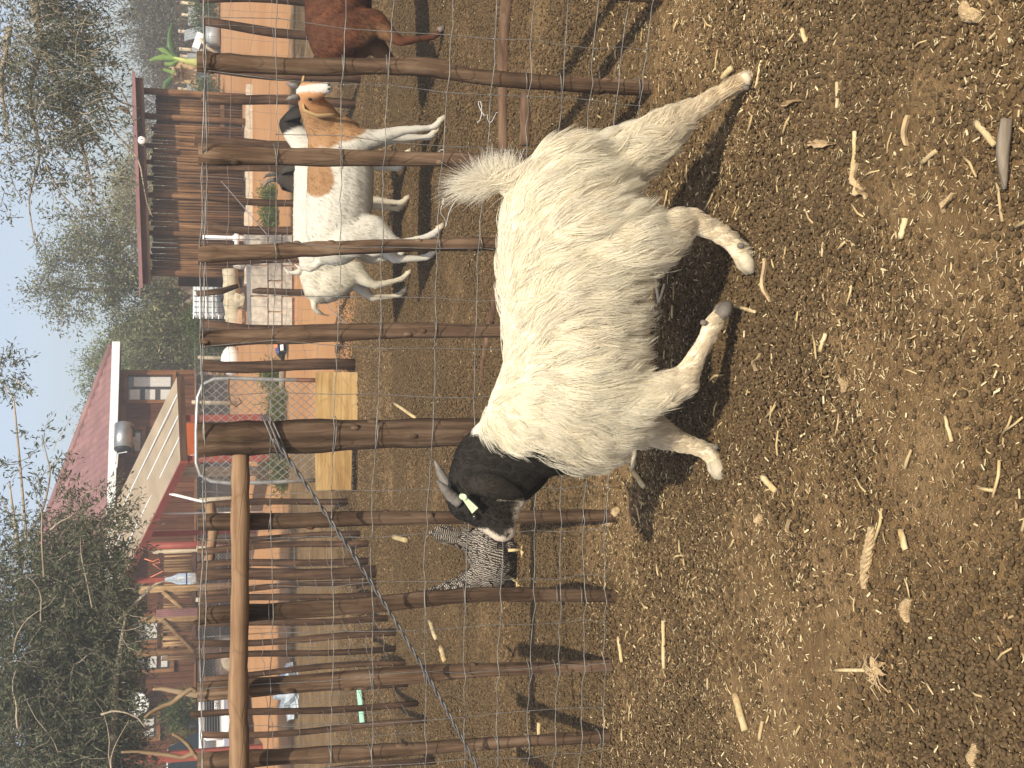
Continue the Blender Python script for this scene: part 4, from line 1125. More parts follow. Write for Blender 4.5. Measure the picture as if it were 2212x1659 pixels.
mb = MB(); mb.slab((xl, HY + 3.0, hz), (xr, HY + 3.0, hz), (xr, HY + 3.0, zt - .5), (xl, HY + 3.0, zt - .5), (0, .06, 0)); part('back_wall', mb, M['darkbeam'], hut)

# --- standpipe before the hut
q = Vector((at(1144, 531, HY - 1.2).x, HY - 1.2, float(gz(HY - 1.2))))
sp_ = thing('standpipe', 'white plastic standpipe with tap fitting before the pole hut', 'water pipe', q)
zt_ = at(1144, 437, q.y).z
mb = MB(); mb.tube([q + Vector((0, 0, -.05)), Vector((q.x, q.y, zt_))], .045, 10); part('pipe', mb, M['pvc'], sp_, True)
mb = MB(); mb.ball((q.x, q.y, q.z + .38), .085, 10, 8); mb.tube([(q.x - .13, q.y, q.z + .38), (q.x + .13, q.y, q.z + .38)], .045, 8); mb.tube([(q.x, q.y, q.z + .2), (q.x, q.y, q.z + .46)], .06, 10); part('valve', mb, M['pvc'], sp_, True)
mb = MB(); mb.tube([(q.x - .16, q.y, q.z + .02), (q.x + .12, q.y, q.z + .02)], .05, 8); part('foot_pipe', mb, M['pvc'], sp_, True)

# --- low block wall with boulders on it
WY = 17.6; wz = float(gz(WY))
bw = thing('block_wall', 'low wall of three courses of grey concrete blocks with boulders on it', 'wall', (at(1060, 620, WY).x, WY, wz))
wl, wr = at(952, 600, WY).x, at(1160, 600, WY).x
zc = [at(1060, v, WY).z for v in (632, 609, 579, 539)]
mb = MB(); mb.box(((wl + wr) / 2, WY + .11, (zc[0] + zc[-1]) / 2 - .05), (wr - wl, .17, zc[-1] - zc[0] + .06)); part('mortar_core', mb, M['mortar'], bw)
for c in range(3):
    x = wl - (.22 if c % 2 else 0)
    while x < wr:
        rr = random.Random(int(x * 100) + c); w = .44
        xa, xb = max(x, wl) + .008, min(x + w, wr) - .008
        if xb - xa > .06:
            mb = MB(); mb.box(((xa + xb) / 2, WY + .06 + rr.uniform(-.008, .008), (zc[c] + zc[c + 1]) / 2), (xb - xa, .14, zc[c + 1] - zc[c] - .016)); part('block', mb, M['block'], bw)
        x += w + .004
def rock(name, label, c, r, seed, m='stone', cat='stone', group=None):
    mb = MB(); rr = random.Random(seed); bm = bmesh.new(); bmesh.ops.create_icosphere(bm, subdivisions=2, radius=1)
    sx_, sy, sz = (rr.uniform(.85, 1.15) * q for q in r)
    ph = [rr.uniform(0, 6) for _ in range(3)]
    vs = []
    for v in bm.verts:
        k = 1 + .16 * math.sin(v.co.x * 3 + ph[0]) + .12 * math.sin(v.co.y * 4 + ph[1]) + .12 * math.sin(v.co.z * 4 + ph[2]) + rr.uniform(-.05, .05)
        vs.append(Vector((max(-.8, min(.8, v.co.x)) * sx_ * k, v.co.y * sy * k, max(-.62, min(.75, v.co.z)) * sz * k)) + Vector(c))
    mb.add(vs, [tuple(v.index for v in f.verts) for f in bm.faces]); bm.free()
    o = part(name, mb, M[m], None, False, origin=c); tag(o, label, cat, group); return o
rock('boulder', 'large pale boulder with a flat top standing on the block wall', at(1113, 514, WY + .12), (.14, .12, .15), 1)
rock('boulder', 'squarish pale stone on the block wall left of the snapped pole', at(1008, 518, WY + .12), (.13, .12, .11), 2)
rock('boulder', 'rough reddish stone at the left end of the block wall', at(974, 522, WY + .12), (.14, .12, .10), 3, 'mortar')
rock('boulder', 'dark flat stone wedged beside the large pale boulder on the wall', at(1085, 519, WY + .1), (.07, .1, .12), 4, 'block')
mb = MB(); mb.slab(at(955, 535, WY - .02), at(1165, 530, WY - .02), at(1165, 538, WY - .02), at(955, 542, WY - .02), (0, .05, 0)); o = part('steel_angle', mb, M['steel']); tag(o, 'grey steel bar lying along the top of the block wall', 'metal bar')
mb = MB(); pole_rings(mb, [at(u, v, WY + 1.6) for u, v in ((935, 512), (985, 504), (1030, 500), (1078, 497))], [.13, .14, .13, .12], 10, 9); o = part('fallen_log', mb, M['palepole'], None, True); tag(o, 'pale peeled trunk lying behind the block wall below the white tank', 'log')

# --- water tank in a cage
TY = 30.5; tz = float(gz(TY)); x0, x1 = at(972, 450, TY).x, at(1066, 450, TY).x; z0, z1 = at(1000, 486, TY).z, at(1000, 418, TY).z
tk = thing('caged_tank', 'white plastic water tank in a steel cage on stones', 'water tank', ((x0 + x1) / 2, TY + .5, tz))
bm = bmesh.new(); bmesh.ops.create_cube(bm, size=1); bmesh.ops.scale(bm, vec=(x1 - x0 - .04, .95, z1 - z0), verts=bm.verts); bmesh.ops.bevel(bm, geom=bm.edges[:], offset=.12, segments=3, affect='EDGES', profile=.5)
bmesh.ops.translate(bm, vec=((x0 + x1) / 2, TY + .5, (z0 + z1) / 2), verts=bm.verts)
mb = MB(); mb.add([v.co.copy() for v in bm.verts], [tuple(v.index for v in f.verts) for f in bm.faces]); bm.free(); part('tank', mb, M['tank'], tk, True)
for k in range(9):
    x = x0 + (x1 - x0) * k / 8; mb = MB(); mb.tube([(x, TY, z0 - .02), (x, TY, z1 + .03)], .011, 5); part('cage_bar', mb, M['steel'], tk)
for k in range(6):
    z = z0 + (z1 - z0) * k / 5; mb = MB(); mb.tube([(x0 - .02, TY - .012, z), (x1 + .02, TY - .012, z), (x1 + .02, TY + 1.0, z)], .012, 5); part('cage_bar', mb, M['steel'], tk)
mb = MB(); mb.box(((x0 + x1) / 2, TY + .5, z0 - .06), (x1 - x0, .95, .05)); 
for s in (0, .5, 1): mb.box((x0 + (x1 - x0) * (.06 + s * .88), TY + .5, z0 - .15), (.10, .9, .14))
part('pallet', mb, M['steel'], tk)
mb = MB(); mb.tube([((x0 + x1) / 2 - .1, TY - .02, z0 + .06), ((x0 + x1) / 2 - .1, TY - .12, z0 + .05)], .05, 9); part('outlet', mb, M['black'], tk)
mb = MB(); mb.box(((x0 + x1) / 2, TY + .5, (tz + z0 - .22) / 2), (x1 - x0 - .1, .8, max(.05, z0 - .22 - tz))); part('stand', mb, M['concrete'], tk)

# --- cabin
th = math.radians(25); cd = Vector((-math.cos(th), -math.sin(th), 0)); cb = Vector((-math.sin(th), math.cos(th), 0))
E0 = at(914, 243, 34.0); ez = E0.z; E0.z = 0
W0 = E0 + cd * .5 + cb * .55; CL = 11.2
gzc = float(gz(33))
cab = thing('cabin', 'brown board cabin with red hipped metal roof and white gutter', 'cabin', (W0.x, W0.y, gzc))
def cw(s, o, z): p = W0 + cd * s - cb * o; return Vector((p.x, p.y, z))        # s along the front, o out from it
def on_front(u, v, o=0.0):
    """where a sight line meets the front wall: (s, z)"""
    a_, dy, dz = ray(u, v); P0 = W0 - cb * o
    # a_*t - P0.x = s*cd.x ; dy*t - P0.y = s*cd.y
    det = a_ * (-cd.y) - (-cd.x) * dy
    t = (P0.x * (-cd.y) - (-cd.x) * P0.y) / det; s = (a_ * t - P0.x) / cd.x
    return s, CAMH + dz * t
wb, wt = on_front(800, 424)[1], ez - .12
k = 0; s = 0.0
while s < CL:
    w = .142; mb = MB(); rr = random.Random(k)
    o1 = .02 + rr.uniform(0, .006)
    mb.slab(cw(s + .006, o1, wb), cw(s + w - .006, o1, wb), cw(s + w - .006, o1, wt), cw(s + .006, o1, wt), cb * .03); part('wall_board', mb, M['plank'], cab); s += w; k += 1
mb = MB(); mb.slab(cw(0, -.06, wb), cw(CL, -.06, wb), cw(CL, -.06, wt), cw(0, -.06, wt), cb * 6.0); part('wall', mb, M['plank'], cab)
mb = MB(); mb.slab(cw(0, -.3, gzc - .3), cw(CL, -.3, gzc - .3), cw(CL, -.3, wb), cw(0, -.3, wb), cb * 5.0); part('underfloor_shade', mb, M['dark'], cab)  # dark slab standing in for the shade under the cabin floor
for sa, sb, za, zb_ in ((0, CL, wt - .24, wt - .04), (0, .12, wb, wt - .24), (0, CL, wb, wb + .05)):
    mb = MB(); mb.slab(cw(sa, .045, za), cw(sb, .045, za), cw(sb, .045, zb_), cw(sa, .045, zb_), cb * .03); part('trim_board', mb, M['orange_wood'], cab)
# roof: front slope and right hip
rise, run, hipx = 2.15, 4.2, 4.2
def ev(s, bk, z): p = E0 + cd * s + cb * bk; return Vector((p.x, p.y, z))
e0, e1 = ev(0, 0, ez), ev(CL + 1.2, 0, ez); r0, r1 = ev(hipx, run, ez + rise), ev(CL + 1.2, run, ez + rise)
mb = MB()
n = 120
vs = []; fs = []
for i in range(n + 1):
    sx_ = (CL + 1.2) * i / n; amp = .02 * (1 if i % 2 else -1)
    top = min(1.0, sx_ / hipx)
    b0 = ev(sx_, 0, ez + amp); t0 = ev(sx_, run * top, ez + rise * top + amp)
    vs += [b0, t0, b0 + Vector((0, 0, -.03)), t0 + Vector((0, 0, -.03))]
for i in range(n):
    o_ = i * 4; q_ = o_ + 4; fs += [(o_, o_ + 1, q_ + 1, q_), (o_ + 2, q_ + 2, q_ + 3, o_ + 3), (o_, q_, q_ + 2, o_ + 2)]
mb.add(vs, fs); part('roof', mb, M['redroof'], cab)
mb = MB(); mb.slab(ev(0, 0, ez), ev(0, run * 2, ez), r0, r0, (0, 0, -.04)); part('roof_hip', mb, M['redroof'], cab)
mb = MB(); mb.tube([ev(0, 0, ez + .03), r0 + Vector((0, 0, .03))], .09, 8, flat=.5); part('hip_cap', mb, M['redroof'], cab, True)
mb = MB(); mb.slab(ev(-.02, -.02, ez - .20), ev(CL + 1.2, -.02, ez - .20), ev(CL + 1.2, -.16, ez - .04), ev(-.02, -.16, ez - .04), Vector((0, 0, .02)) + cb * .02); 
mb.slab(ev(-.02, -.16, ez - .20), ev(CL + 1.2, -.16, ez - .20), ev(CL + 1.2, -.16, ez + .0), ev(-.02, -.16, ez + .0), cb * .02); part('gutter', mb, M['white'], cab)
mb = MB(); mb.slab(ev(0, .0, ez - .22), ev(CL + 1, .0, ez - .22), ev(CL + 1, .5, ez - .2), ev(0, .5, ez - .2), (0, 0, .02)); part('soffit', mb, M['darkbeam'], cab)
def window(u0, u1, v0, v1, panes, name='window', depth=.06):
    s0, zt_ = on_front(u1, v0); s1, zb_ = on_front(u0, v1)
    if s0 > s1: s0, s1 = s1, s0
    f = thing(name, None, None, cw((s0 + s1) / 2, 0, (zt_ + zb_) / 2)); f.parent = cab; f.location = Vector(f.location) - world_loc(cab)
    t_ = .09
    for (a_, b_, c_, d_) in ((s0, s1, zt_ - t_, zt_), (s0, s1, zb_, zb_ + t_), (s0, s0 + t_, zb_ + t_, zt_ - t_), (s1 - t_, s1, zb_ + t_, zt_ - t_)):
        mb = MB(); mb.slab(cw(a_, depth + .05, c_), cw(b_, depth + .05, c_), cw(b_, depth + .05, d_), cw(a_, depth + .05, d_), cb * .10); part('frame_board', mb, M['orange_wood'], f)
    mb = MB(); mb.slab(cw(s0 + t_, .028, zb_ + t_), cw(s1 - t_, .028, zb_ + t_), cw(s1 - t_, .028, zt_ - t_), cw(s0 + t_, .028, zt_ - t_), cb * .01); part('sash', mb, M['sash'], f)
    W_, H_ = s1 - s0 - 2 * t_, zt_ - zb_ - 2 * t_
    for (a_, b_, c_, d_) in panes:
        A1, B1, C1, D1 = s0 + t_ + W_ * a_, s0 + t_ + W_ * b_, zb_ + t_ + H_ * c_, zb_ + t_ + H_ * d_
        mb = MB(); mb.slab(cw(A1, .034, C1), cw(B1, .034, C1), cw(B1, .034, D1), cw(A1, .034, D1), cb * .004); part('pane', mb, M['glass'], f)
        mb = MB(); nW = 14; vs = []; wA = A1 + (B1 - A1) * .06; wB = B1 - (B1 - A1) * .06; top = D1 - (D1 - C1) * .12
        for i in range(nW + 1):
            s_ = wA + (wB - wA) * i / nW; o_ = .040 + (.010 if i % 2 else 0); vs += [cw(s_, o_, C1 + .03), cw(s_, o_, top)]
        mb.add(vs, [(i * 2, i * 2 + 2, i * 2 + 3, i * 2 + 1) for i in range(nW)]); part('curtain', mb, M['curtain'], f)
    return f
window(785, 853, 269, 380, [(.03, .46, .02, .98), (.52, .97, .02, .30), (.52, .97, .36, .64), (.52, .97, .70, .98)])
window(672, 734, 266, 314, [(.05, .95, .05, .95)])
window(206, 262, 285, 376, [(.05, .95, .05, .30), (.05, .95, .36, .66), (.05, .95, .72, .98)])
window(268, 330, 285, 352, [(.05, .95, .05, .95)])
window(58, 116, 272, 346, [(.04, .46, .05, .95), (.54, .96, .05, .95)])
mb = MB(); s_, z_ = on_front(705, 247); mb.slab(cw(s_ - .1, .1, z_ - .1), cw(s_ + .1, .1, z_ - .1), cw(s_ + .1, .1, z_ + .1), cw(s_ - .1, .1, z_ + .1), cb * .1); part('junction_box', mb, M['white'], cab)
# porch railing of thin upright poles
PO = 2.2
def porch(u, v): return on_front(u, v, PO)
sA, zA = porch(464, 346); sB, zB = porch(236, 421)
k = 0; s = min(sA, sB)
while s < max(sA, sB):
    rr = random.Random(k + 70); mb = MB(); r = rr.uniform(.02, .032); tl = rr.uniform(-.02, .02)
    if rr.random() < .86: mb.tube([cw(s, PO, zB - .05), cw(s + tl, PO, zA - .03 + rr.uniform(-.05, .02))], [r, r * .9], 7); part('railing_pole', mb, M['porchpole'], cab, True)
    s += r * 2.5; k += 1
for z in (zA, zB + .03):
    mb = MB(); mb.slab(cw(min(sA, sB) - .1, PO + .05, z - .05), cw(max(sA, sB) + .1, PO + .05, z - .05), cw(max(sA, sB) + .1, PO + .05, z + .04), cw(min(sA, sB) - .1, PO + .05, z + .04), cb * .08); part('railing_beam', mb, M['darkbeam'], cab)
for u, va, m, r in ((466, 330, 'palepole', .05), (384, 300, 'porchpole', .09), (318, 300, 'porchpole', .085), (246, 290, 'hutpole', .08), (478, 320, 'redpaint', .09)):
    s_, z1_ = porch(u, va); mb = MB(); mb.tube([cw(s_, PO + .02, zB - .9), cw(s_, PO + .02, z1_)], r, 8); part('porch_post', mb, M[m], cab, True)
for (ua, va, ub, vb) in ((378, 352, 332, 405), (318, 352, 248, 420)):
    s1_, z1_ = porch(ua, va); s2_, z2_ = porch(ub, vb); mb = MB(); mb.tube([cw(s1_, PO + .1, z1_), cw(s2_, PO + .1, z2_)], .05, 7); part('diagonal_brace', mb, M['porchpole'], cab, True)
mb = MB(); mb.slab(cw(min(sA, sB) - .2, PO + .1, zB - .12), cw(CL, PO + .1, zB - .12), cw(CL, 0.06, zB - .12), cw(min(sA, sB) - .2, 0.06, zB - .12), (0, 0, .06)); part('porch_deck', mb, M['darkbeam'], cab)
s_, z_ = porch(331, 385); mb = MB(); corrugated(mb, cw(s_ - .09, PO + .2, z_ - .5), cw(s_ + .09, PO + .2, z_ - .5), (0, 0, 1.0), .09, .012); part('red_panel', mb, M['redroof'], cab)
# things fixed on or before it
s_, z_ = on_front(131, 297); c = cw(s_, .30, z_)
ds = thing('round_dish', 'round white dish fixed to the cabin wall under the dark tree', 'dish', c)
mb = MB(); vs = [c]; fs = []
for rg in range(1, 5):
    for k in range(28):
        a_ = 2 * math.pi * k / 28; r = .285 * rg / 4; vs.append(c + cd * (math.cos(a_) * r) + Vector((0, 0, math.sin(a_) * r)) - cb * (.07 * (rg / 4) ** 2))
fs = [(0, 1 + k, 1 + (k + 1) % 28) for k in range(28)]
for rg in range(3):
    for k in range(28): fs.append((1 + rg * 28 + k, 1 + (rg + 1) * 28 + k, 1 + (rg + 1) * 28 + (k + 1) % 28, 1 + rg * 28 + (k + 1) % 28))
mb.add(vs, fs); o = part('reflector', mb, M['white'], ds, True); sol = o.modifiers.new('t', 'SOLIDIFY'); sol.thickness = .015
mb = MB(); mb.tube([c + cb * .02, c + cb * .29], .025, 8); part('bracket', mb, M['steel'], ds)
s_, z_ = on_front(692, 270); gc = cw(s_, .75, z_)
gy = thing('hot_water_tank', 'grey steel water cylinder hung under the cabin eaves', 'water heater', gc)
mb = MB(); mb.tube([gc - cd * .36, gc - cd * .34, gc + cd * .34], [.2, .235, .235], 20); part('cylinder', mb, M['steel'], gy, True)
mb = MB(); mb.tube([gc + cd * .341, gc + cd * .40], [.232, .19], 20); part('end_cap', mb, M['black'], gy, True)
for d in (-.25, .25):
    mb = MB(); mb.box(gc + cd * d + cb * .37 + Vector((0, 0, .1)), (.05, .72, .05), Euler((0, 0, th)).to_matrix()); mb.box(gc + cd * d + Vector((0, 0, -.24)) + cb * .2, (.06, .7, .05), Euler((0, 0, th)).to_matrix()); part('bracket', mb, M['darkbeam'], gy)
for d in (.0, .12):
    mb = MB(); mb.tube([gc + cd * d + Vector((0, 0, .2)), gc + cd * d + Vector((0, 0, .36))], .018, 6); part('pipe', mb, M['pvc'], gy)
mb = MB(); mb.tube([gc + cd * .42 + Vector((0, -.02, -.1)), gc + cd * .46 + Vector((0, 0, .12)), gc + cd * .85 + Vector((0, 0, .14))], .015, 6); part('pipe', mb, M['pvc'], gy)
# --- shade roof of beige sheets
A_, B_, C_, D_ = at(847, 383, 20.5), at(664, 391, 20.5), at(392, 258, 25.2), at(516, 222, 25.2)
sr = thing('shade_roof', 'beige lean-to roof with pale seams before the cabin', 'roof', (at(740, 590, 20.6).x, 20.6, float(gz(20.6))))
nm = (B_ - A_).cross(D_ - A_).normalized(); nm = nm if nm.z > 0 else -nm
mb = MB(); mb.slab(A_, B_, C_, D_, nm * -.03); part('roof_sheet', mb, M['beige'], sr)
for f_ in (.22, .47, .73):
    mb = MB(); a_ = A_.lerp(B_, f_); d_ = D_.lerp(C_, f_); w = (B_ - A_).normalized() * .013; mb.slab(a_ - w, a_ + w, d_ + w, d_ - w, nm * .018); part('seam', mb, M['white'], sr)
dn = Vector((0, 0, -.11))
mb = MB(); mb.slab(A_ + nm * .01, B_ + nm * .01, B_ + dn, A_ + dn, (0, -.04, 0)); part('fascia', mb, M['darkbeam'], sr)
mb = MB(); mb.slab(B_ + nm * .012, C_ + nm * .012, C_ + dn, B_ + dn, (-.04, -.01, 0)); part('fascia', mb, M['redpaint'], sr, label='red side fascia')
for f_, Y_ in ((.5, 20.7), (.985, 20.7)):
    p = A_.lerp(B_, f_); mb = MB(); mb.box((p.x, p.y + .08, (p.z - .1 + float(gz(Y_))) / 2), (.11, .11, p.z - .1 - float(gz(Y_)) + .1)); part('post', mb, M['redpaint'], sr)
for f_ in (.1, .9):
    p = D_.lerp(C_, f_); mb = MB(); mb.box((p.x, p.y - .08, (p.z - .1 + float(gz(25))) / 2), (.1, .1, p.z - float(gz(25)))); part('post', mb, M['redpaint'], sr)
p0 = at(710, 470, 23.6)
ob = thing('orange_cabinet', 'orange metal cabinet standing under the beige shade roof', 'cabinet', (p0.x, 23.6, float(gz(23.6))))
zo = [at(710, v, 23.6).z for v in (396, 428)]
mb = MB(); mb.box((p0.x, 23.9, (zo[0] + zo[1]) / 2), (.62, .5, zo[0] - zo[1])); part('box', mb, M['orange'], ob)
mb = MB(); mb.box((p0.x, 23.9, (zo[1] + float(gz(23.9))) / 2), (.54, .42, zo[1] - float(gz(23.9)))); part('stand', mb, M['dark'], ob)
mb = MB(); mb.box((p0.x - .34, 23.62, (zo[0] + zo[1]) / 2 - .05), (.10, .05, .12)); part('switch_box', mb, M['white'], ob)
p0 = at(640, 470, 22.5); mb = MB(); mb.tube([(p0.x, 22.5, float(gz(22.5))), (p0.x, 22.5, at(640, 395, 22.5).z)], .09, 10); o = part('round_post', mb, M['palepole'], None, True, origin=(p0.x, 22.5, float(gz(22.5)))); tag(o, 'grey round post under the shade roof beside the orange cabinet', 'post')
# white poles
p0 = at(575, 470, 21.5); mb = MB(); mb.tube([at(593, 366, 21.5), at(572, 452, 21.5), (p0.x - .05, 21.5, float(gz(21.5)))], .024, 8); o = part('leaning_pole', mb, M['white'], None, True); tag(o, 'thin white pole leaning before the cabin left of the gate', 'pole')
p0 = at(551, 470, 23); mb = MB(); mb.tube([at(549, 342, 23), (p0.x, 23, float(gz(23)))], .014, 8); o = part('thin_rod', mb, M['white'], None, True); tag(o, 'thin white upright rod beside the cabin porch', 'rod')

# --- mesh fence along the front of the cabin
mf = thing('garden_mesh_fence', 'wire mesh fence on pale poles along the foot of the cabin', 'fence', cw(2, 3.0, gzc))
FO = 2.7
k = 0
for s in np.arange(-.3, CL + 1.5, 1.25):
    b0 = cw(s, FO, 0); zg = float(gz(b0.y)); mb = MB(); rr = random.Random(k); hh = zg + 1.0 + rr.uniform(-.08, .12)
    mb.tube([(b0.x, b0.y, zg - .1), (b0.x + rr.uniform(-.04, .04), b0.y, hh)], [.055, .05], 8); part('post', mb, M['palepole'], mf, True); k += 1
mb = MB()
for k, s in enumerate(np.arange(-1.2, CL + 1.2, .085)):
    for d in (1, -1):
        q0 = cw(s, FO + .06, 0); zg = float(gz(q0.y)); q1 = cw(s + d * 1.02, FO + .06, 0)
        mb.tube([(q0.x, q0.y, zg), (q1.x, q1.y, zg + 1.02)], .0024, 3, False)
part('diamond_mesh', mb, M['wire_far'], mf, kind='stuff')
for z in (.08, .55, 1.02):
    mb = MB(); a_, b_ = cw(-.4, FO + .06, 0), cw(CL + 1.2, FO + .06, 0); mb.tube([(a_.x, a_.y, float(gz(a_.y)) + z), (b_.x, b_.y, float(gz(b_.y)) + z)], .006, 5, False); part('line_wire', mb, M['wire_far'], mf)
# pots and junk under the porch
for k, (u, c_, lab) in enumerate(((224, 'concrete', 'pale pot standing behind the mesh fence under the porch'), (258, 'sheet', 'grey green pot left of the pale one behind the mesh fence'))):
    s_, _z = on_front(u, 450, 1.6); b0 = cw(s_, 1.6, 0); zg = float(gz(b0.y)); mb = MB(); mb.tube([(b0.x, b0.y, zg), (b0.x, b0.y, zg + .5), (b0.x, b0.y, zg + .62)], [.22, .30, .26], 12); o = part('plant_pot', mb, M[c_], None, True, origin=(b0.x, b0.y, zg)); tag(o, lab, 'pot')
mb = MB(); b0 = cw(1.3, 3.3, 0); zg = float(gz(b0.y)); mb.ball((b0.x, b0.y, zg + .16), (.38, .3, .26), 12, 8); o = part('white_bag', mb, M['white'], None, True, origin=(b0.x, b0.y, zg)); tag(o, 'full white bag lying by the mesh fence right of the gate', 'bag')

# --- red steel post and white pickup at the left edge
p0 = at(38, 550, 23.5); zg = float(gz(23.5)); rp = thing('red_post', 'tall red steel post at the left edge before the white pickup', 'post', (p0.x, 23.5, zg))
mb = MB(); mb.box((p0.x + .05, 23.5, (zg + at(38, 262, 23.5).z) / 2), (.10, .12, at(38, 262, 23.5).z - zg)); part('channel', mb, M['redpaint'], rp)
mb = MB(); mb.box((p0.x - .055, 23.54, (zg + at(38, 262, 23.5).z) / 2), (.10, .12, at(38, 262, 23.5).z - zg)); part('channel', mb, M['redpaint'], rp)
mb = MB(); mb.box((p0.x - .2, 23.5, at(38, 258, 23.5).z), (1.0, .14, .12)); part('cap_beam', mb, M['redpaint'], rp)
def pickup():
    Y = 26.0; c = at(92, 470, Y); zg = float(gz(Y)); yaw = math.radians(54)
    R = Matrix.Rotation(yaw, 3, 'Z')          # local -y is the front
    O = Vector((c.x, Y, zg)); t = thing('pickup', 'white pickup with dark grille parked behind the left fence', 'pickup truck', O)
    def w(p): return O + R @ Vector(p)
    def bx(name, cn, size, m, bev=.05, parent=t, taper=None, label=None):
        bm = bmesh.new(); bmesh.ops.create_cube(bm, size=1); bmesh.ops.scale(bm, vec=size, verts=bm.verts)
        if taper:
            for v in bm.verts:
                if v.co.z > 0: v.co.y = v.co.y * taper[0] + taper[1]; v.co.x *= taper[2]
        if bev: bmesh.ops.bevel(bm, geom=bm.edges[:], offset=bev, segments=2, affect='EDGES', profile=.5)
        mb = MB(); mb.add([w(v.co + Vector(cn)) for v in bm.verts], [tuple(v.index for v in f.verts) for f in bm.faces]); bm.free()
        return part(name, mb, M[m], parent, True, label=label)
    M['carwhite'] = plain('white_car_paint', (.78, .79, .80), .25, 0, .03, 3, spec=.5)
    M['carglass'] = plain('car_glass', (.012, .016, .014), .12, 0, .1, 3, spec=.8)
    bx('body', (0, .55, .72), (1.72, 1.5, .55), 'carwhite', .10)
    bx('bonnet', (0, .42, 1.02), (1.62, 1.25, .16), 'carwhite', .07)
    bx('cab', (0, 1.95, 1.42), (1.66, 1.7, .72), 'carwhite', .10, taper=(.72, .12, .86))
    bx('load_bed', (0, 3.6, .85), (1.72, 1.9, .62), 'carwhite', .06)
    mb = MB(); mb.slab(w((-.74, 1.10, 1.10)), w((.74, 1.10, 1.10)), w((.62, 1.42, 1.74)), w((-.62, 1.42, 1.74)), R @ Vector((0, -.02, .01))); part('windscreen', mb, M['carglass'], t)
    for s in (-1, 1):
        mb = MB(); mb.slab(w((s * .835, 1.35, 1.16)), w((s * .835, 2.5, 1.16)), w((s * .735, 2.35, 1.70)), w((s * .735, 1.55, 1.70)), R @ Vector((s * .02, 0, 0))); part('side_window', mb, M['carglass'], t)
    g_ = bx('grille', (0, -.20, .83), (1.05, .06, .30), 'black', .02)
    for k in range(5):
        mb = MB(); mb.slab(w((-.48, -.245, .72 + k * .055)), w((.48, -.245, .72 + k * .055)), w((.48, -.245, .735 + k * .055)), w((-.48, -.245, .735 + k * .055)), R @ Vector((0, .01, 0))); part('slat', mb, M['steel'], g_)
    bx('bumper', (0, -.27, .50), (1.74, .2, .20), 'carwhite', .06)
    bx('lower_grille', (0, -.26, .34), (1.2, .12, .14), 'black', .03)
    for s in (-1, 1):
        h_ = bx('headlight', (s * .68, -.19, .86), (.30, .07, .20), 'steel', .04)
        bx('mirror', (s * .98, 1.15, 1.2), (.18, .10, .20), 'black', .03)
        mb = MB(); mb.tube([w((s * .62, -.36, .62)), w((s * .66, -.42, .95)), w((s * .5, -.40, 1.06)), w((0, -.40, 1.08))], .035, 8); part('bull_bar', mb, M['carwhite'], t, True)
        for yy in (.35, 3.6):
            mb = MB(); a_ = w((s * .84, yy, .36)); d_ = R @ Vector((s * .0, 0, 0)); mb.tube([w((s * .70, yy, .36)), w((s * .88, yy, .36))], .36, 20); wh = part('wheel', mb, M['rubber'], t)
            mb = MB(); mb.tube([w((s * .882, yy, .36)), w((s * .895, yy, .36))], .20, 14); part('rim', mb, M['steel'], wh)
    # number plate, two white lines on the bars
    pl = bx('number_plate', (.12, -.47, .72), (.34, .02, .13), 'white', .0)
    cu = bpy.data.curves.new('plate_text', 'FONT'); cu.body = 'B8K'; cu.size = .135; cu.align_x = 'CENTER'; cu.align_y = 'CENTER'; cu.extrude = .001
    to = bpy.data.objects.new('plate_letters', cu); COL.objects.link(to)
    dg = bpy.context.evaluated_depsgraph_get(); dg.update(); me = bpy.data.meshes.new_from_object(to.evaluated_get(dg)); bpy.data.objects.remove(to)
    me.transform(Matrix.Translation(w((.12, -.483, .72)) - world_loc(pl)) @ R.to_4x4() @ Matrix.Rotation(math.pi / 2, 4, 'X'))
    me.materials.clear(); me.materials.append(M['black']); lo = bpy.data.objects.new('plate_letters', me); COL.objects.link(lo); lo.parent = pl
pickup()

# --- far right: sheets, poles, drum
SY = 40.0; sz = float(gz(SY))
def sheet(label, pts, thick=(0, .03, 0), n=9):
    a, b, c, d = pts; mb = MB(); corrugated(mb, a, b, d - a, .16, .022); o = part('zinc_sheet', mb, M['sheet'], None); tag(o, label, 'metal sheet')
sheet('wide grey corrugated sheet standing in the far yard below the banana plant', [at(1458, 455, SY), at(1544, 455, SY), at(1544, 404, SY), at(1458, 404, SY)])
sheet('grey corrugated sheet leaning steeply left of the dark poles in the far yard', [at(1588, 470, SY - .6), at(1612, 470, SY - .6), at(1600, 398, SY), at(1570, 398, SY)])
sheet('small bluish corrugated sheet at the right edge of the far yard', [at(1604, 428, SY + .8), at(1645, 428, SY + .8), at(1645, 406, SY + .8), at(1604, 406, SY + .8)])
yf = thing('far_wire_fence', 'far wire fence on short pale poles behind the grey metal sheets', 'fence', (at(1550, 440, SY + 1.5).x, SY + 1.5, float(gz(SY + 1.5))))
for k, u in enumerate((1462, 1498, 1533, 1548, 1586, 1622, 1648, 1690)):
    p = at(u, 440, SY + 1.5); mb = MB(); mb.tube([(p.x, SY + 1.5, float(gz(SY + 1.5)) - .1), (p.x + .03, SY + 1.5, at(u, 384 + (k * 7) % 9, SY + 1.5).z)], [.06, .055], 8); part('post', mb, M['palepole'], yf, True)
for v in (390, 412, 436):
    mb = MB(); mb.tube([at(1440, v + 3, SY + 1.42), at(1580, v, SY + 1.42), at(1720, v - 2, SY + 1.42)], .009, 4, False); part('line_wire', mb, M['rust'], yf)
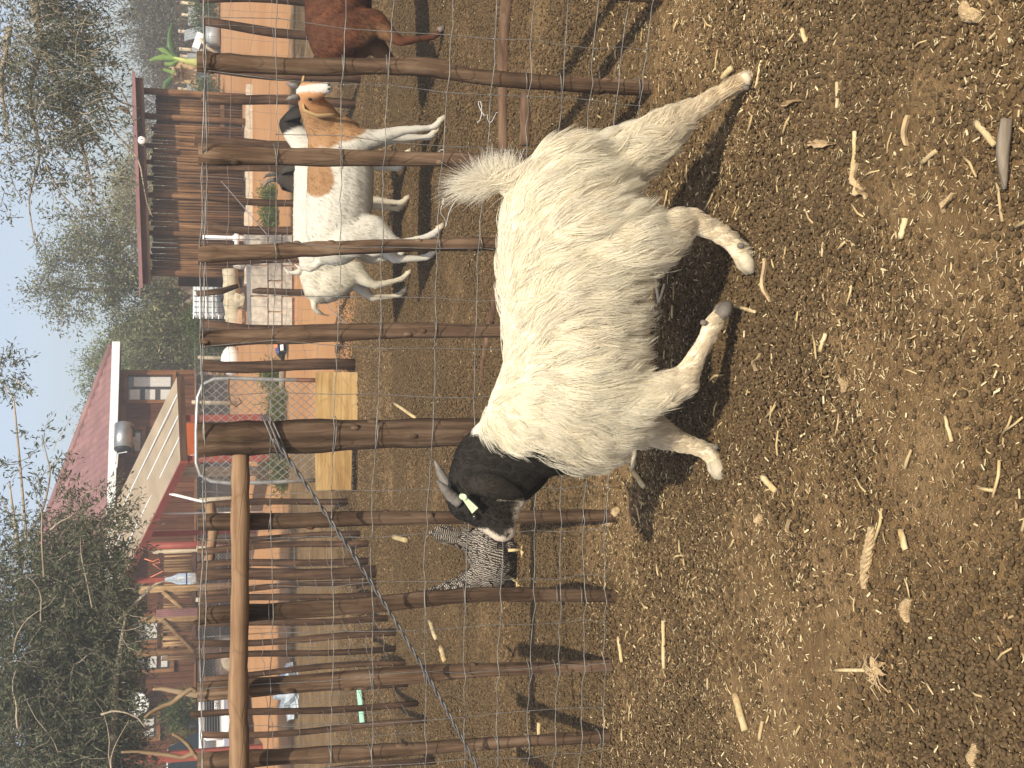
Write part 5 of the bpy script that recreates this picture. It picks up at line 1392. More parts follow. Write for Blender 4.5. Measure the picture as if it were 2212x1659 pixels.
p0 = at(1562, 462, SY - 1); zg = float(gz(SY - 1)); mb = MB(); mb.tube([(p0.x, SY - 1, zg + .25), (p0.x + .6, SY - .9, zg + .25)], .24, 14); o = part('drum', mb, M['sheet'], None, True, origin=(p0.x, SY - 1, zg)); tag(o, 'grey drum lying in the far yard right of the banana plant', 'drum')
mb = MB(); mb.tube([at(1576, 432, SY - 1.2), at(1556, 448, SY - 1.2), at(1544, 468, SY - 1.2)], .05, 7); o = part('leaning_timber', mb, M['palepole'], None, True); tag(o, 'pale timber leaning over the grey drum in the far yard', 'timber')
mb = MB(); mb.box((at(1567, 432, SY - .7).x, SY - .7, at(1567, 428, SY - .7).z), (.55, .3, .22), Euler((0, .3, .2)).to_matrix()); o = part('white_carton', mb, M['white'], None); tag(o, 'white carton on the pile by the grey drum', 'box')
mb = MB(); mb.box((at(1558, 440, SY - .6).x, SY - .5, (float(gz(SY)) + at(1558, 441, SY - .5).z) / 2), (1.3, .5, at(1558, 441, SY - .5).z - float(gz(SY)))); o = part('junk_crate', mb, M['darkbeam'], None); tag(o, 'dark crate under the white carton in the far yard', 'crate')
# ------------------------------------------------------------------ trees and plants
def leafmat(name, trans=.4, rough=.55):
    m, nt, b = newmat(name)
    a = N(nt, 'ShaderNodeAttribute'); a.attribute_name = 'tint'
    nt.links.new(a.outputs['Color'], b.inputs['Base Color']); b.inputs['Roughness'].default_value = rough; b.inputs['Specular IOR Level'].default_value = .25
    tr = N(nt, 'ShaderNodeBsdfTranslucent'); nt.links.new(a.outputs['Color'], tr.inputs[0])
    mx = N(nt, 'ShaderNodeMixShader'); mx.inputs[0].default_value = trans; nt.links.new(b.outputs[0], mx.inputs[1]); nt.links.new(tr.outputs[0], mx.inputs[2])
    nt.links.new(mx.outputs[0], nt.nodes['Material Output'].inputs[0]); return m
M['leaf'] = leafmat('leaves')
M['bark'] = wood('grey_bark', (.10, .075, .055), (.22, .18, .14), (.34, .29, .23), 'z', scale=4, obj=.1, bmp=.6)
M['palebark'] = wood('pale_grey_bark', (.20, .155, .11), (.36, .29, .21), (.48, .40, .30), 'x', scale=4, obj=.15)
M['twig'] = plain('grey_twigs', (.36, .295, .215), .8, 0, .35, 3)
M['darktwig'] = plain('brown_twigs', (.10, .07, .05), .8, 0, .35, 3)

def grow(center, radii, n, length, droop, rng, wander=.5, src=None, shell=.35):
    """n twig curves (n,5,3) starting inside an ellipsoid and growing outwards"""
    d = rng.normal(0, 1, (n, 3)); d /= np.linalg.norm(d, axis=1, keepdims=True)
    r = rng.uniform(shell, 1.0, n) ** .7
    st = np.array(center) + d * r[:, None] * np.array(radii)
    dr = d * .8 + rng.normal(0, wander, (n, 3)); dr[:, 2] -= droop * .4
    dr /= np.linalg.norm(dr, axis=1, keepdims=True)
    L = length * rng.uniform(.5, 1.3, n)
    pts = np.empty((n, 5, 3)); pts[:, 0] = st; cur = st
    for k in range(1, 5):
        dd = dr + rng.normal(0, .22, (n, 3)); dd[:, 2] -= droop * k / 4
        dd /= np.linalg.norm(dd, axis=1, keepdims=True); cur = cur + dd * (L / 4)[:, None]; pts[:, k] = cur
    return pts
def twig_mesh(name, T, r0, mat, parent):
    n, s, _ = T.shape
    ang = np.array([0, 2.094, 4.189]); V = np.empty((n, s, 3, 3))
    for k in range(s):
        t = T[:, min(k + 1, s - 1)] - T[:, max(k - 1, 0)]; t /= np.linalg.norm(t, axis=1, keepdims=True) + 1e-9
        a = np.cross(t, np.array([.3, .9, .2])); a /= np.linalg.norm(a, axis=1, keepdims=True) + 1e-9; b = np.cross(t, a)
        r = r0 * (1 - .75 * k / (s - 1))
        for j in range(3): V[:, k, j] = T[:, k] + (a * math.cos(ang[j]) + b * math.sin(ang[j])) * r
    base = (np.arange(n) * s * 3)[:, None, None]; k = np.arange(s - 1)[None, :, None] * 3; j = np.arange(3)[None, None, :]; j2 = (j + 1) % 3
    F = np.stack([base + k + j, base + k + j2, base + k + 3 + j2, base + k + 3 + j], -1).reshape(-1, 4)
    o = big_mesh(name, V.reshape(-1, 3), F, mat, parent, False); o['kind'] = 'stuff'; return o
def leaf_mesh(name, T, per, size, cols, parent, rng, aspect=.32, spread=.04, tone_var=.35, up=.3):
    n, s, _ = T.shape
    ti = np.repeat(np.arange(n), per); m = len(ti); u = rng.uniform(.1, 1.0, m) * (s - 1)
    k = np.minimum(u.astype(int), s - 2); f = (u - k)[:, None]
    p = T[ti, k] * (1 - f) + T[ti, k + 1] * f + rng.normal(0, spread, (m, 3))
    ax = T[ti, k + 1] - T[ti, k]; ax /= np.linalg.norm(ax, axis=1, keepdims=True) + 1e-9
    d = ax * .5 + rng.normal(0, .7, (m, 3)); d /= np.linalg.norm(d, axis=1, keepdims=True)
    nn = rng.normal(0, 1, (m, 3)) + np.array([0, 0, up]); sd = np.cross(d, nn); sd /= np.linalg.norm(sd, axis=1, keepdims=True) + 1e-9
    L = (size * rng.uniform(.6, 1.35, m))[:, None]; w = L * aspect * .5
    mid = p + d * L * .5
    V = np.stack([p, mid + sd * w, p + d * L, mid - sd * w], 1).reshape(-1, 3)
    F = np.arange(m * 4).reshape(m, 4)
    c = np.array(cols)[rng.integers(0, len(cols), m)] * rng.uniform(1 - tone_var, 1 + tone_var, (m, 1)) * np.repeat(rng.uniform(.75, 1.25, n), per)[:, None]  # tone differs at random per leaf and per twig
    c = np.repeat(np.concatenate([c, np.ones((m, 1))], 1), 4, axis=0)
    return big_mesh(name, V, F, M['leaf'], parent, False, None, c)
def limb(parent, pts, r, mat='bark', name='limb', seed=0, n=8):
    rr = random.Random(seed); P = [Vector(p) for p in pts]; Q = []; R_ = []
    for i in range(len(P) - 1):
        for k in range(4):
            t = k / 4; Q.append(P[i].lerp(P[i + 1], t) + Vector((rr.uniform(-1, 1), rr.uniform(-1, 1), rr.uniform(-1, 1))) * r[i] * .35); R_.append(r[i] * (1 - t) + r[i + 1] * t)
    Q.append(P[-1]); R_.append(r[-1]); Q = [Q[0]] + [(Q[i - 1] + Q[i] * 2 + Q[i + 1]) / 4 for i in range(1, len(Q) - 1)] + [Q[-1]]
    mb = MB(); mb.tube(Q, R_, n); return part(name, mb, M[mat], parent, True)
def tree(name, label, base, trunk, limbs, blobs, cols, leaf, per, seed, twigmat='twig', twig_r=.006, aspect=.32, group=None, cat='tree', bark='bark', droop=.3, spread=.04, wander=.5, sv=.35):
    rng = np.random.default_rng(seed); t = thing(name, label, cat, base, group)
    for i, (p, r) in enumerate(trunk): limb(t, p, r, bark, 'trunk', seed + i)
    for i, (p, r) in enumerate(limbs): limb(t, p, r, 'palebark' if name == 'thorn_tree' else bark, 'limb', seed + 50 + i, 6)
    T = np.concatenate([grow(c, r, n, L, droop, rng, wander) for c, r, n, L in blobs])
    leaf_mesh('crown', T, per, leaf, cols, t, rng, aspect, spread, sv)
    twig_mesh('twigs', T, twig_r, M[twigmat], t)
    return t
def bl(u, v, Y, ru, rv, n, L, dy=None):
    """a clump of crown: centre seen at (u,v), half sizes in px"""
    s = Y / FPX; return (at(u, v, Y), (ru * s, (dy or (ru + rv) / 2 * s), rv * s), n, L)

# dark thorn tree on the left, its trunk stands outside the picture
LY = 16.5
b0 = Vector((-7.6, LY + .4, float(gz(LY))))
olive = [(.100, .116, .056), (.086, .102, .050), (.138, .150, .078), (.175, .168, .10), (.072, .082, .044)]
palegreen = [(.13, .142, .085), (.11, .12, .07), (.17, .178, .105), (.21, .20, .13), (.09, .10, .058)]  # leaf colours paled and greyed to carry the lens flare veil
P_ = lambda u, v, dy=0.0: at(u, v, LY + dy)
tree('thorn_tree', 'dark leaved thorn tree whose crown hangs over the cabin from the left edge', b0,
     [([b0 + Vector((0, 0, -.2)), b0 + Vector((.15, 0, 1.2)), b0 + Vector((.5, 0, 2.2)), P_(-300, 150)], [.24, .21, .18, .12])],
     [([P_(-300, 150), P_(-60, 110), P_(180, 130), P_(330, 190), P_(420, 120)], [.10, .075, .055, .035, .012]),
      ([P_(-300, 150), P_(0, 240, -.4), P_(200, 250, -.5), P_(340, 275, -.6)], [.09, .06, .04, .012]),
      ([P_(180, 130), P_(300, 60), P_(470, 40), P_(620, 20)], [.045, .035, .025, .010]),
      ([P_(240, 150), P_(290, 230, -.5), P_(395, 330, -.7), P_(404, 358, -.7)], [.03, .026, .018, .008]),
      ([P_(-60, 110), P_(50, 200), P_(80, 310), P_(110, 370)], [.04, .03, .02, .008]),
      ([P_(-60, 110), P_(60, 20), P_(160, -40)], [.05, .04, .02]),
      ([P_(470, 40), P_(560, 95), P_(640, 110), P_(720, 90)], [.018, .014, .010, .005]),
      ([P_(470, 60), P_(640, 45), P_(800, 30), P_(828, 12)], [.018, .016, .011, .005])],
     [bl(40, 80, LY, 150, 90, 620, .6), bl(240, 70, LY, 130, 80, 500, .6), bl(390, 60, LY, 100, 70, 200, .6), bl(80, 180, LY, 130, 65, 560, .55),
      bl(270, 180, LY, 110, 65, 420, .55), bl(420, 145, LY - .4, 90, 60, 170, .55), bl(500, 215, LY - .6, 70, 40, 55, .5), bl(-60, 230, LY, 100, 60, 120, .5), bl(165, 240, LY - .3, 90, 28, 90, .35), bl(20, 275, LY, 50, 20, 40, .3),
      bl(530, 70, LY, 70, 70, 30, .5), bl(300, 250, LY - .5, 50, 30, 40, .4), bl(390, 240, LY - .6, 60, 25, 45, .4), bl(560, 170, LY - .6, 60, 40, 22, .45), bl(-160, 120, LY, 140, 140, 200, .7), bl(660, 90, LY, 60, 50, 14, .5), bl(850, 18, LY, 35, 22, 16, .3)],
     olive, .070, 34, 21, 'twig', .0062, .28, droop=.25, spread=.045)

# its long bare shoots
rr = random.Random(77); tt = [o for o in COL.objects if o.name == 'thorn_tree'][0]
for k in range(18):
    u, v = rr.uniform(-20, 520), rr.uniform(20, 250); a = rr.uniform(-.6, 1.6); L = rr.uniform(60, 190); pts = []; dy = rr.uniform(-1.3, -.5)
    for i in range(6):
        pts.append(P_(u, v, dy)); u += math.cos(a) * L / 5; v += math.sin(a) * L / 5 * .8; a += rr.uniform(-.45, .45)
        if v > 300: a = -abs(a) * .3
    r = rr.uniform(.008, .017); limb(tt, pts, [r * (1 - .14 * i) for i in range(6)], 'palebark', 'shoot', k, 5)

# thorn tree on the right, drooping twigs against the sky
RY = 15.0
b0 = Vector((7.6, RY + .6, float(gz(RY))))
P_ = lambda u, v, dy=0.0: at(u, v, RY + dy)
tree('thorn_tree', 'sparse thorn tree with drooping bare twigs reaching in from the right', b0,
     [([b0 + Vector((0, 0, -.2)), b0 + Vector((-.2, 0, 1.3)), b0 + Vector((-.5, 0, 2.4)), P_(1900, 40)], [.22, .19, .16, .11])],
     [([P_(1900, 40), P_(1720, 60), P_(1560, 90), P_(1430, 150), P_(1300, 190), P_(1210, 200)], [.08, .06, .045, .028, .018, .006]),
      ([P_(1720, 60), P_(1600, 150), P_(1500, 200), P_(1440, 255), P_(1425, 300)], [.045, .033, .022, .013, .005]),
      ([P_(1560, 90), P_(1450, 60), P_(1330, 90), P_(1230, 60), P_(1130, 75)], [.035, .026, .018, .011, .005]),
      ([P_(1430, 150), P_(1340, 215), P_(1290, 260), P_(1240, 285)], [.02, .013, .009, .004]),
      ([P_(1300, 100), P_(1240, 130), P_(1180, 200)], [.014, .009, .004]), ([P_(1600, 20), P_(1480, 0), P_(1350, 20)], [.035, .024, .008]),
      ([P_(1500, 200), P_(1380, 240), P_(1320, 300), P_(1216, 318), P_(1190, 330)], [.018, .012, .009, .006, .003])],
     [bl(1610, 40, RY, 120, 80, 230, .6), bl(1490, 70, RY, 90, 80, 140, .6), bl(1640, 140, RY, 90, 55, 140, .5), bl(1530, 170, RY - .3, 70, 40, 85, .45), bl(1380, 80, RY, 90, 60, 95, .55),
      bl(1430, 185, RY - .2, 60, 40, 70, .45), bl(1300, 140, RY, 80, 60, 44, .5), bl(1330, 20, RY, 100, 40, 26, .55), bl(1220, 90, RY, 70, 60, 10, .45), bl(1290, 215, RY - .3, 50, 30, 10, .4), bl(1800, 120, RY, 120, 140, 160, .7)],
     palegreen, .066, 19, 22, 'twig', .0058, .28, droop=.7, spread=.04)

# trees behind the hut and the cabin
green = [(.16, .19, .075), (.14, .17, .065), (.20, .22, .10), (.25, .25, .13), (.12, .14, .055)]
hazed = [(.26, .25, .15), (.28, .27, .15), (.36, .33, .21), (.22, .22, .12)]  # leaf colours lightened to put the far haze into them
MY = 36.0; P_ = lambda u, v, dy=0.0: at(u, v, MY + dy)
b0 = P_(1045, 497); b0.z = float(gz(MY))
tree('shade_tree', 'tall loose crowned tree with crooked trunk behind the white water tank', b0,
     [([b0 + Vector((0, 0, -.2)), P_(1062, 455), P_(1025, 425), P_(1040, 380), P_(1060, 320)], [.20, .17, .15, .13, .10]), ([P_(1025, 430), P_(1000, 400), P_(960, 370)], [.10, .08, .05])],
     [([P_(1060, 320), P_(1100, 250), P_(1150, 180), P_(1190, 150)], [.09, .07, .05, .02]), ([P_(1060, 320), P_(1030, 220), P_(1040, 130)], [.08, .06, .02]), ([P_(1040, 370), P_(960, 320), P_(920, 300)], [.06, .05, .02])],
     [bl(1060, 180, MY, 95, 60, 170, .8), bl(1135, 205, MY, 65, 50, 120, .8), bl(1000, 285, MY, 65, 50, 150, .6), bl(1090, 270, MY, 60, 35, 130, .7), bl(950, 340, MY - .5, 40, 35, 110, .55), bl(1010, 350, MY, 50, 28, 90, .55),
      bl(1050, 110, MY, 65, 30, 85, .8), bl(925, 340, MY - 1, 32, 50, 90, .55), bl(1180, 250, MY + 1, 40, 35, 45, .7)],
     hazed + green, .10, 24, 23, 'darktwig', .009, .42, droop=.25, spread=.10)
for k, (u, Y, ru, v, rv, n, lab) in enumerate(((840, 46, 90, 235, 105, 700, 'bushy grey green tree standing behind the hip of the cabin roof'), (900, 43, 60, 290, 110, 600, 'dense green tree between cabin and loose crowned tree'),
                                       (700, 50, 110, 215, 70, 420, 'green treetop showing above the red cabin roof'), (1230, 47, 70, 265, 55, 420, 'grey treetop rising behind the middle of the hut roof'), (1330, 50, 60, 290, 30, 160, 'low grey treetop behind the right half of the hut roof'))):
    b0 = at(u, 440, Y); b0.z = float(gz(Y)); s = Y / FPX; cz = at(u, v, Y)
    tree('bushy_tree', lab, b0, [([b0 + Vector((0, 0, -.2)), (b0 + cz) / 2, cz], [.2, .16, .08])], [([cz, cz + Vector((ru * s * .6, 0, rv * s * .5))], [.08, .02]), ([cz, cz + Vector((-ru * s * .6, 0, rv * s * .4))], [.08, .02])],
         [bl(u, v + 25, Y, ru * .8, rv * .75, int(n * .5), .7), bl(u - ru * .4, v + rv * .5, Y - .8, ru * .6, rv * .5, int(n * .25), .7), bl(u + ru * .5, v + rv * .4, Y, ru * .5, rv * .5, int(n * .25), .7)],
         [tuple(c * 1.3 for c in q) for q in (green if k in (0, 1) else hazed)], .11, 26, 31 + k, 'darktwig', .012, .4, group='trees behind the cabin and hut', droop=.3, spread=.13)
# grey bush at the far right, bare shrubs beside it
for k, (u, Y, ru, v, rv, n, lab) in enumerate(((1600, 52, 110, 345, 50, 900, 'wide grey green bush behind the far wire fence at the right'), (1700, 54, 100, 330, 60, 600, 'grey green bush at the right picture edge'))):
    b0 = at(u, 440, Y); b0.z = float(gz(Y)); cz = at(u, v + 20, Y)
    tree('grey_bush', lab, b0, [([b0, (b0 + cz) / 2, cz], [.12, .1, .06])], [], [bl(u, v, Y, ru, rv, int(n * .6), 1.1), bl(u - ru * .2, v + 30, Y - 1, ru * .8, rv * .8, int(n * .5), 1.0)],
         [(.17, .155, .095), (.20, .18, .125), (.14, .135, .075), (.24, .21, .15)], .12, 20, 51 + k, 'darktwig', .016, .45, cat='bush', droop=.2, spread=.13)
for k, (u, Y, ru, v, rv, lab) in enumerate(((1420, 46, 60, 375, 60, 'leafless brown shrub behind the right end of the hut'), (1000, 40, 75, 405, 35, 'leafless brown thicket above the white water tank'), (905, 38.5, 30, 400, 35, 'leafless brown shrub beside the right cabin corner'))):
    b0 = at(u, 450, Y); b0.z = float(gz(Y))
    tree('bare_shrub', lab, b0, [([b0, at(u, v + 20, Y)], [.08, .04])], [], [bl(u, v, Y, ru, rv, 420, 1.5)], [(.20, .16, .10), (.15, .12, .08)], .08, 2, 61 + k, 'darktwig', .012, .4, cat='shrub', droop=-.3, spread=.08, wander=.6)
# low green growth behind the back fence and under the tank
for k, (u, v, Y, ru, rv, lab) in enumerate(((955, 448, 31.5, 30, 42, 'green weeds growing left of the caged water tank'), (1085, 470, 32.5, 22, 22, 'green weeds growing right of the caged water tank'), (905, 460, 32, 26, 36, 'dark green weeds at the right foot of the cabin'),
                                            (1440, 448, 37, 40, 30, 'green weeds at the right corner of the hut'), (1630, 445, 39.5, 34, 18, 'blue green grass tufts at the far right of the yard'), (118, 395, 28.8, 24, 22, 'green shrub left of the round dish'))):
    b0 = at(u, v + rv * .8, Y); b0.z = float(gz(Y))
    tree('weed_clump', lab, b0, [], [], [bl(u, v, Y, ru, rv, 160, .4)], [(.10, .14, .035), (.13, .165, .05), (.07, .10, .03)], .10, 16, 81 + k, 'darktwig', .006, .3, cat='weeds', droop=-.2, spread=.06)
# far woods that close the view
rng = np.random.default_rng(5); n = 5200
cx = rng.uniform(-62, 62, n); cy = rng.uniform(66, 84, n); h = rng.uniform(0, 1, n) ** .7 * (2.2 + 1.1 * np.sin(cx * .23) + .7 * np.sin(cx * .61 + 2)); T = np.empty((n, 5, 3)); T[:, 0] = np.stack([cx, cy, 1.1 + h], 1)
for k in range(1, 5): T[:, k] = T[:, k - 1] + rng.normal(0, .3, (n, 3))
o = leaf_mesh('far_woods', T, 14, .34, hazed + green, None, rng, .5, .4); tag(o, 'hazy band of grey green bush country beyond the yard', kind='stuff')
# banana plant
b0 = at(1526, 456, 39.0); b0.z = float(gz(39)); bp = thing('banana_plant', 'banana plant with green leaves over a heap of dry brown ones in the far yard', 'plant', b0)
M['bgreen'] = plain('banana_leaf', (.16, .27, .06), .45, 0, .25, 3); M['bdark'] = plain('dark_banana_leaf', (.06, .12, .035), .45, 0, .25, 3); M['bstem'] = plain('banana_midrib', (.42, .45, .14), .5, 0, .12, 4); M['bdry'] = plain('dry_banana_leaf', (.40, .28, .15), .8, 0, .35, 5)
def P_(u, v, dy=0.0): return at(u, v, 39.0 + dy)
mb = MB(); mb.tube([b0, P_(1524, 420), P_(1527, 402), P_(1535, 375)], [.16, .13, .08, .03], 9); part('stem', mb, M['bstem'], bp, True)
def bleaf(path, w, m, name='leaf'):
    mb = MB(); vs = []; n_ = len(path)
    for i, p in enumerate(path):
        td = (path[min(i + 1, n_ - 1)] - path[max(i - 1, 0)]).normalized(); s = td.cross(Vector((0, 1, .2))).normalized(); ww = w * math.sin(math.pi * (i + .3) / (n_ - .2)) * (1 + .15 * (-1) ** i)
        dr = Vector((0, .05, -.10 * ww / max(w, .01)))
        vs += [p + s * ww + dr * w, p, p - s * ww + dr * w, p - s * ww + dr * w + Vector((0, .012, 0)), p + Vector((0, .012, 0)), p + s * ww + dr * w + Vector((0, .012, 0))]
    fs = [(i * 6 + k, i * 6 + (k + 1) % 6, (i + 1) * 6 + (k + 1) % 6, (i + 1) * 6 + k) for i in range(n_ - 1) for k in range(6)]
    mb.add(vs, fs); part(name, mb, M[m], bp, True)
def path(*q): return [P_(*a) for a in q]
bleaf(path((1527, 400), (1532, 378), (1536, 352), (1533, 335), (1528, 322)), .085, 'bgreen'); bleaf(path((1534, 385), (1545, 372), (1560, 368), (1585, 366), (1610, 372)), .10, 'bdark')
bleaf(path((1530, 380), (1545, 362), (1552, 350), (1554, 342)), .08, 'bgreen'); bleaf(path((1528, 385), (1520, 368), (1522, 355)), .08, 'bgreen'); bleaf(path((1518, 400), (1500, 380), (1478, 358), (1462, 352)), .09, 'bdark'); bleaf(path((1516, 395), (1502, 372), (1510, 352)), .08, 'bgreen')
for k in range(44):
    rr = random.Random(k); u0, v0 = 1508 + rr.uniform(-14, 14), 386 + rr.uniform(-14, 14); a = rr.uniform(-.3, 1); L = rr.uniform(14, 34)
    bleaf(path((u0, v0, rr.uniform(-.4, .4)), (u0 - L * .4, v0 - 6 + L * .2), (u0 - L * .8 * a, v0 + L * .55), (u0 - L * a, v0 + L)), rr.uniform(.07, .13), 'bdry', 'dry_leaf')
# crooked bare branches tied to the fence tops at the left
M['palebranch'] = wood('bare_pale_branch', (.16, .105, .06), (.27, .19, .115), (.36, .27, .18), 'z', scale=6, obj=.1)
Y2 = NY[2] + .05
for k, (pts, r, lab) in enumerate(((((166, 424), (172, 414), (160, 395), (140, 372), (134, 352), (120, 325), (108, 312)), (.007, .009, .009, .008, .007, .006, .004), 'crooked pale branch rising from the second fence post'),
                                   (((20, 428), (32, 418), (22, 395), (28, 366), (32, 330), (36, 290), (34, 262)), (.007, .009, .008, .008, .007, .005, .004), 'long pale branch rising from the post at the left edge'),
                                   (((30, 420), (52, 405), (66, 388), (74, 372)), (.007, .007, .006, .005), 'short crooked branch leaning out from the leftmost post'),
                                   (((160, 470), (158, 420), (166, 380), (172, 350), (170, 330)), (.011, .012, .011, .008, .005), 'thick pale branch standing behind the second fence post'))):
    mb = MB(); pole_rings(mb, [at(u, v, (NY[1] if k in (1, 2) else Y2) + (.10 if k == 3 else .0)) for u, v in pts], r, 8, k); o = part('bare_branch', mb, M['palebranch'], None, True); tag(o, lab, 'branch', 'bare branches at the fence tops')
# small brown bird on a drooping twig
bp_ = at(1421, 271, 14.9); bd = thing('bird', 'small brown bird perched on a twig of the right tree', 'bird', bp_)
M['bird'] = plain('brown_plumage', (.24, .16, .10), .8, 0, .3, 40)
blobs = chain([(bp_ + Vector((-.03, 0, -.03)), (.02, .018, .025)), (bp_ + Vector((.0, 0, .0)), (.032, .028, .036)), (bp_ + Vector((.022, 0, .035)), (.024, .022, .024)), (bp_ + Vector((.03, 0, .055)), (.019, .018, .019))], .3)
blend_body('body', blobs, .006, M['bird'], bd, 3)
mb = MB(); mb.slab(bp_ + Vector((-.03, -.012, -.02)), bp_ + Vector((-.03, .012, -.02)), bp_ + Vector((-.085, .010, -.085)), bp_ + Vector((-.085, -.010, -.085)), (.006, 0, .004)); part('tail', mb, M['bird'], bd)
mb = MB(); mb.tube([bp_ + Vector((.046, 0, .056)), bp_ + Vector((.064, 0, .052))], [.006, .001], 6); part('beak', mb, M['darktwig'], bd)
mb = MB(); mb.tube([bp_ + Vector((.26, .02, .06)), bp_ + Vector((.1, .0, -.02)), bp_ + Vector((-.02, 0, -.045)), bp_ + Vector((-.16, .02, -.10))], [.008, .007, .006, .003], 6); o = part('perch_twig', mb, M['twig'], None, True); tag(o, 'thin twig that the small brown bird sits on', 'twig')
# green weeds in the yard before the gate, and by the hut
M['weed'] = M['leaf']
for k, (u, v, ru, rv, lab) in enumerate(((775, 606, 34, 14, 'green weed patch behind the right half of the gate'), (648, 604, 38, 20, 'green weed patch behind the left half of the gate'), (850, 590, 18, 14, 'sparse green weeds right of the gate frame'), (1182, 592, 14, 8, 'small green weed by the dark goat head'), (1232, 588, 12, 7, 'small green weed above the dark horned goat head'))):
    g = gp(u, v + rv * .8); b0 = g.copy(); s = g.y / FPX
    tree('weed_patch', lab, b0, [], [], [(Vector((g.x, g.y, g.z + rv * s * .5)), (ru * s, .5, rv * s * .6), 130, .22)], [(.10, .15, .03), (.13, .18, .05), (.16, .17, .06)], .07, 14, 95 + k, 'darktwig', .004, .22, cat='weeds', droop=-.5, spread=.05)
# ------------------------------------------------------------------ things lying about
M['stalk'] = wood('maize_stalk', (.40, .27, .11), (.56, .42, .22), (.68, .56, .34), 'x', scale=14, obj=.18, bmp=.3)
M['cob'] = plain('maize_cob', (.52, .37, .20), .85, 0, .3, 120, .8)
M['husk'] = plain('dry_husk', (.46, .33, .18), .8, 0, .3, 40)
M['oldwood'] = wood('bleached_wood', (.16, .12, .085), (.32, .26, .19), (.50, .42, .32), 'x', scale=9, bmp=.8)
def stalk(u0, v0, u1, v1, w, label, m='stalk', name='maize_stalk', cat='maize stalk', group='maize stalks lying on the dung', nodes=True, mid=None, lift=.0):
    a, b = gp(u0, v0), gp(u1, v1); r = w / 2 / FPX * (a.y + .35); r = min(r, .03)
    P = [a] + ([gp(*mid)] if mid else []) + [b]
    o3 = Vector((0, 0, r * .9 + .006 + lift)); mb = MB(); Q = []; R_ = []
    rr = random.Random(int(u0 * 7 + v0))
    for i in range(len(P) - 1):
        for k in range(5): Q.append(P[i].lerp(P[i + 1], k / 5) + o3 + Vector((0, 0, rr.uniform(-.001, .002)))); R_.append(r * (1.18 if nodes and k == 0 and i + k > 0 else rr.uniform(.9, 1.02)))
    Q.append(P[-1] + o3); R_.append(r * .85); mb.tube(Q, R_, 8)
    o = part(name, mb, M[m], None, True); tag(o, label, cat, group); return o
stalk(82, 1621, 161, 1598, 17, 'thick pale stalk piece in the lower left of the pen floor')
stalk(319, 1441, 216, 1442, 9, 'long thin reddish stalk lying before the second and third fence posts')
stalk(284, 1342, 229, 1350, 8, 'thin stalk close to the foot of the second fence post')
stalk(629, 1658, 599, 1685, 14, 'stout stalk piece before the front hoof of the white goat')
stalk(212, 1885, 212, 1812, 9, 'pale stalk that ends in a tangle of roots')
stalk(472, 1967, 515, 1957, 15, 'stout tan stalk piece below the near hind leg')
stalk(1187, 1967, 1144, 1957, 14, 'orange tan stalk piece right of the hind hooves near the bottom')
stalk(1375, 1857, 1262, 1848, 10, 'bent pale stalk with split end at the lower right', mid=(1310, 1853))
stalk(1481, 1817, 1425, 1817, 8, 'straight pale stalk lying downwards at the lower right')
stalk(1595, 1742, 1567, 1750, 11, 'short flat stalk near the upper right picture corner of the dung')
stalk(1307, 2002, 1334, 2034, 11, 'curved tan stalk beside the bark strip')
stalk(1489, 1570, 1512, 1590, 13, 'yellow stalk piece just behind the rear hind hoof')
stalk(1470, 1640, 1528, 1652, 6, 'thin white stalk under the rear hind hoof')
stalk(102, 1655, 60, 1648, 8, 'thin crooked stalk beside the thick pale one')
stalk(1111, 1418, 1005, 1430, 8, 'long grey stalk folded in two in the shadow under the goat', m='palepole', nodes=False)
stalk(1005, 1431, 1045, 1442, 7, 'folded end of the long grey stalk in the goat shadow', m='palepole', nodes=False)
stalk(728, 1385, 642, 1374, 11, 'pale stalk in the shadow by the far front leg', m='palepole')
stalk(640, 1377, 608, 1400, 12, 'brown stalk stub crossing the pale one in the head shadow')
stalk(742, 858, 746, 905, 7, 'white straw lying behind the thick post')
stalk(788, 857, 757, 902, 7, 'pale straw on the pen floor left of the thick post')
stalk(500, 858, 492, 885, 12, 'short fat stalk piece on the second pen floor above the hen')
stalk(318, 935, 280, 948, 10, 'pale stalk behind the third fence post on the second pen floor')
stalk(262, 960, 232, 968, 12, 'stout stalk between second and third fence posts on the second pen floor')
stalk(98, 1172, 70, 1170, 9, 'yellow stalk close behind the leftmost post', m='stalk')
stalk(1395, 2120, 1345, 2160, 15, 'pale straw crossing the bleached wood at the lower right corner')
stalk(1180, 2175, 1275, 2160, 7, 'long thin straw at the lower right corner')
stalk(705, 2065, 760, 2050, 9, 'thin tan straw at the bottom between the big cobs')
stalk(900, 1780, 938, 1792, 10, 'tan chip of stalk below the lifted front hoof')
stalk(1000, 1590, 985, 1640, 8, 'tan straw beside the lifted front hoof')
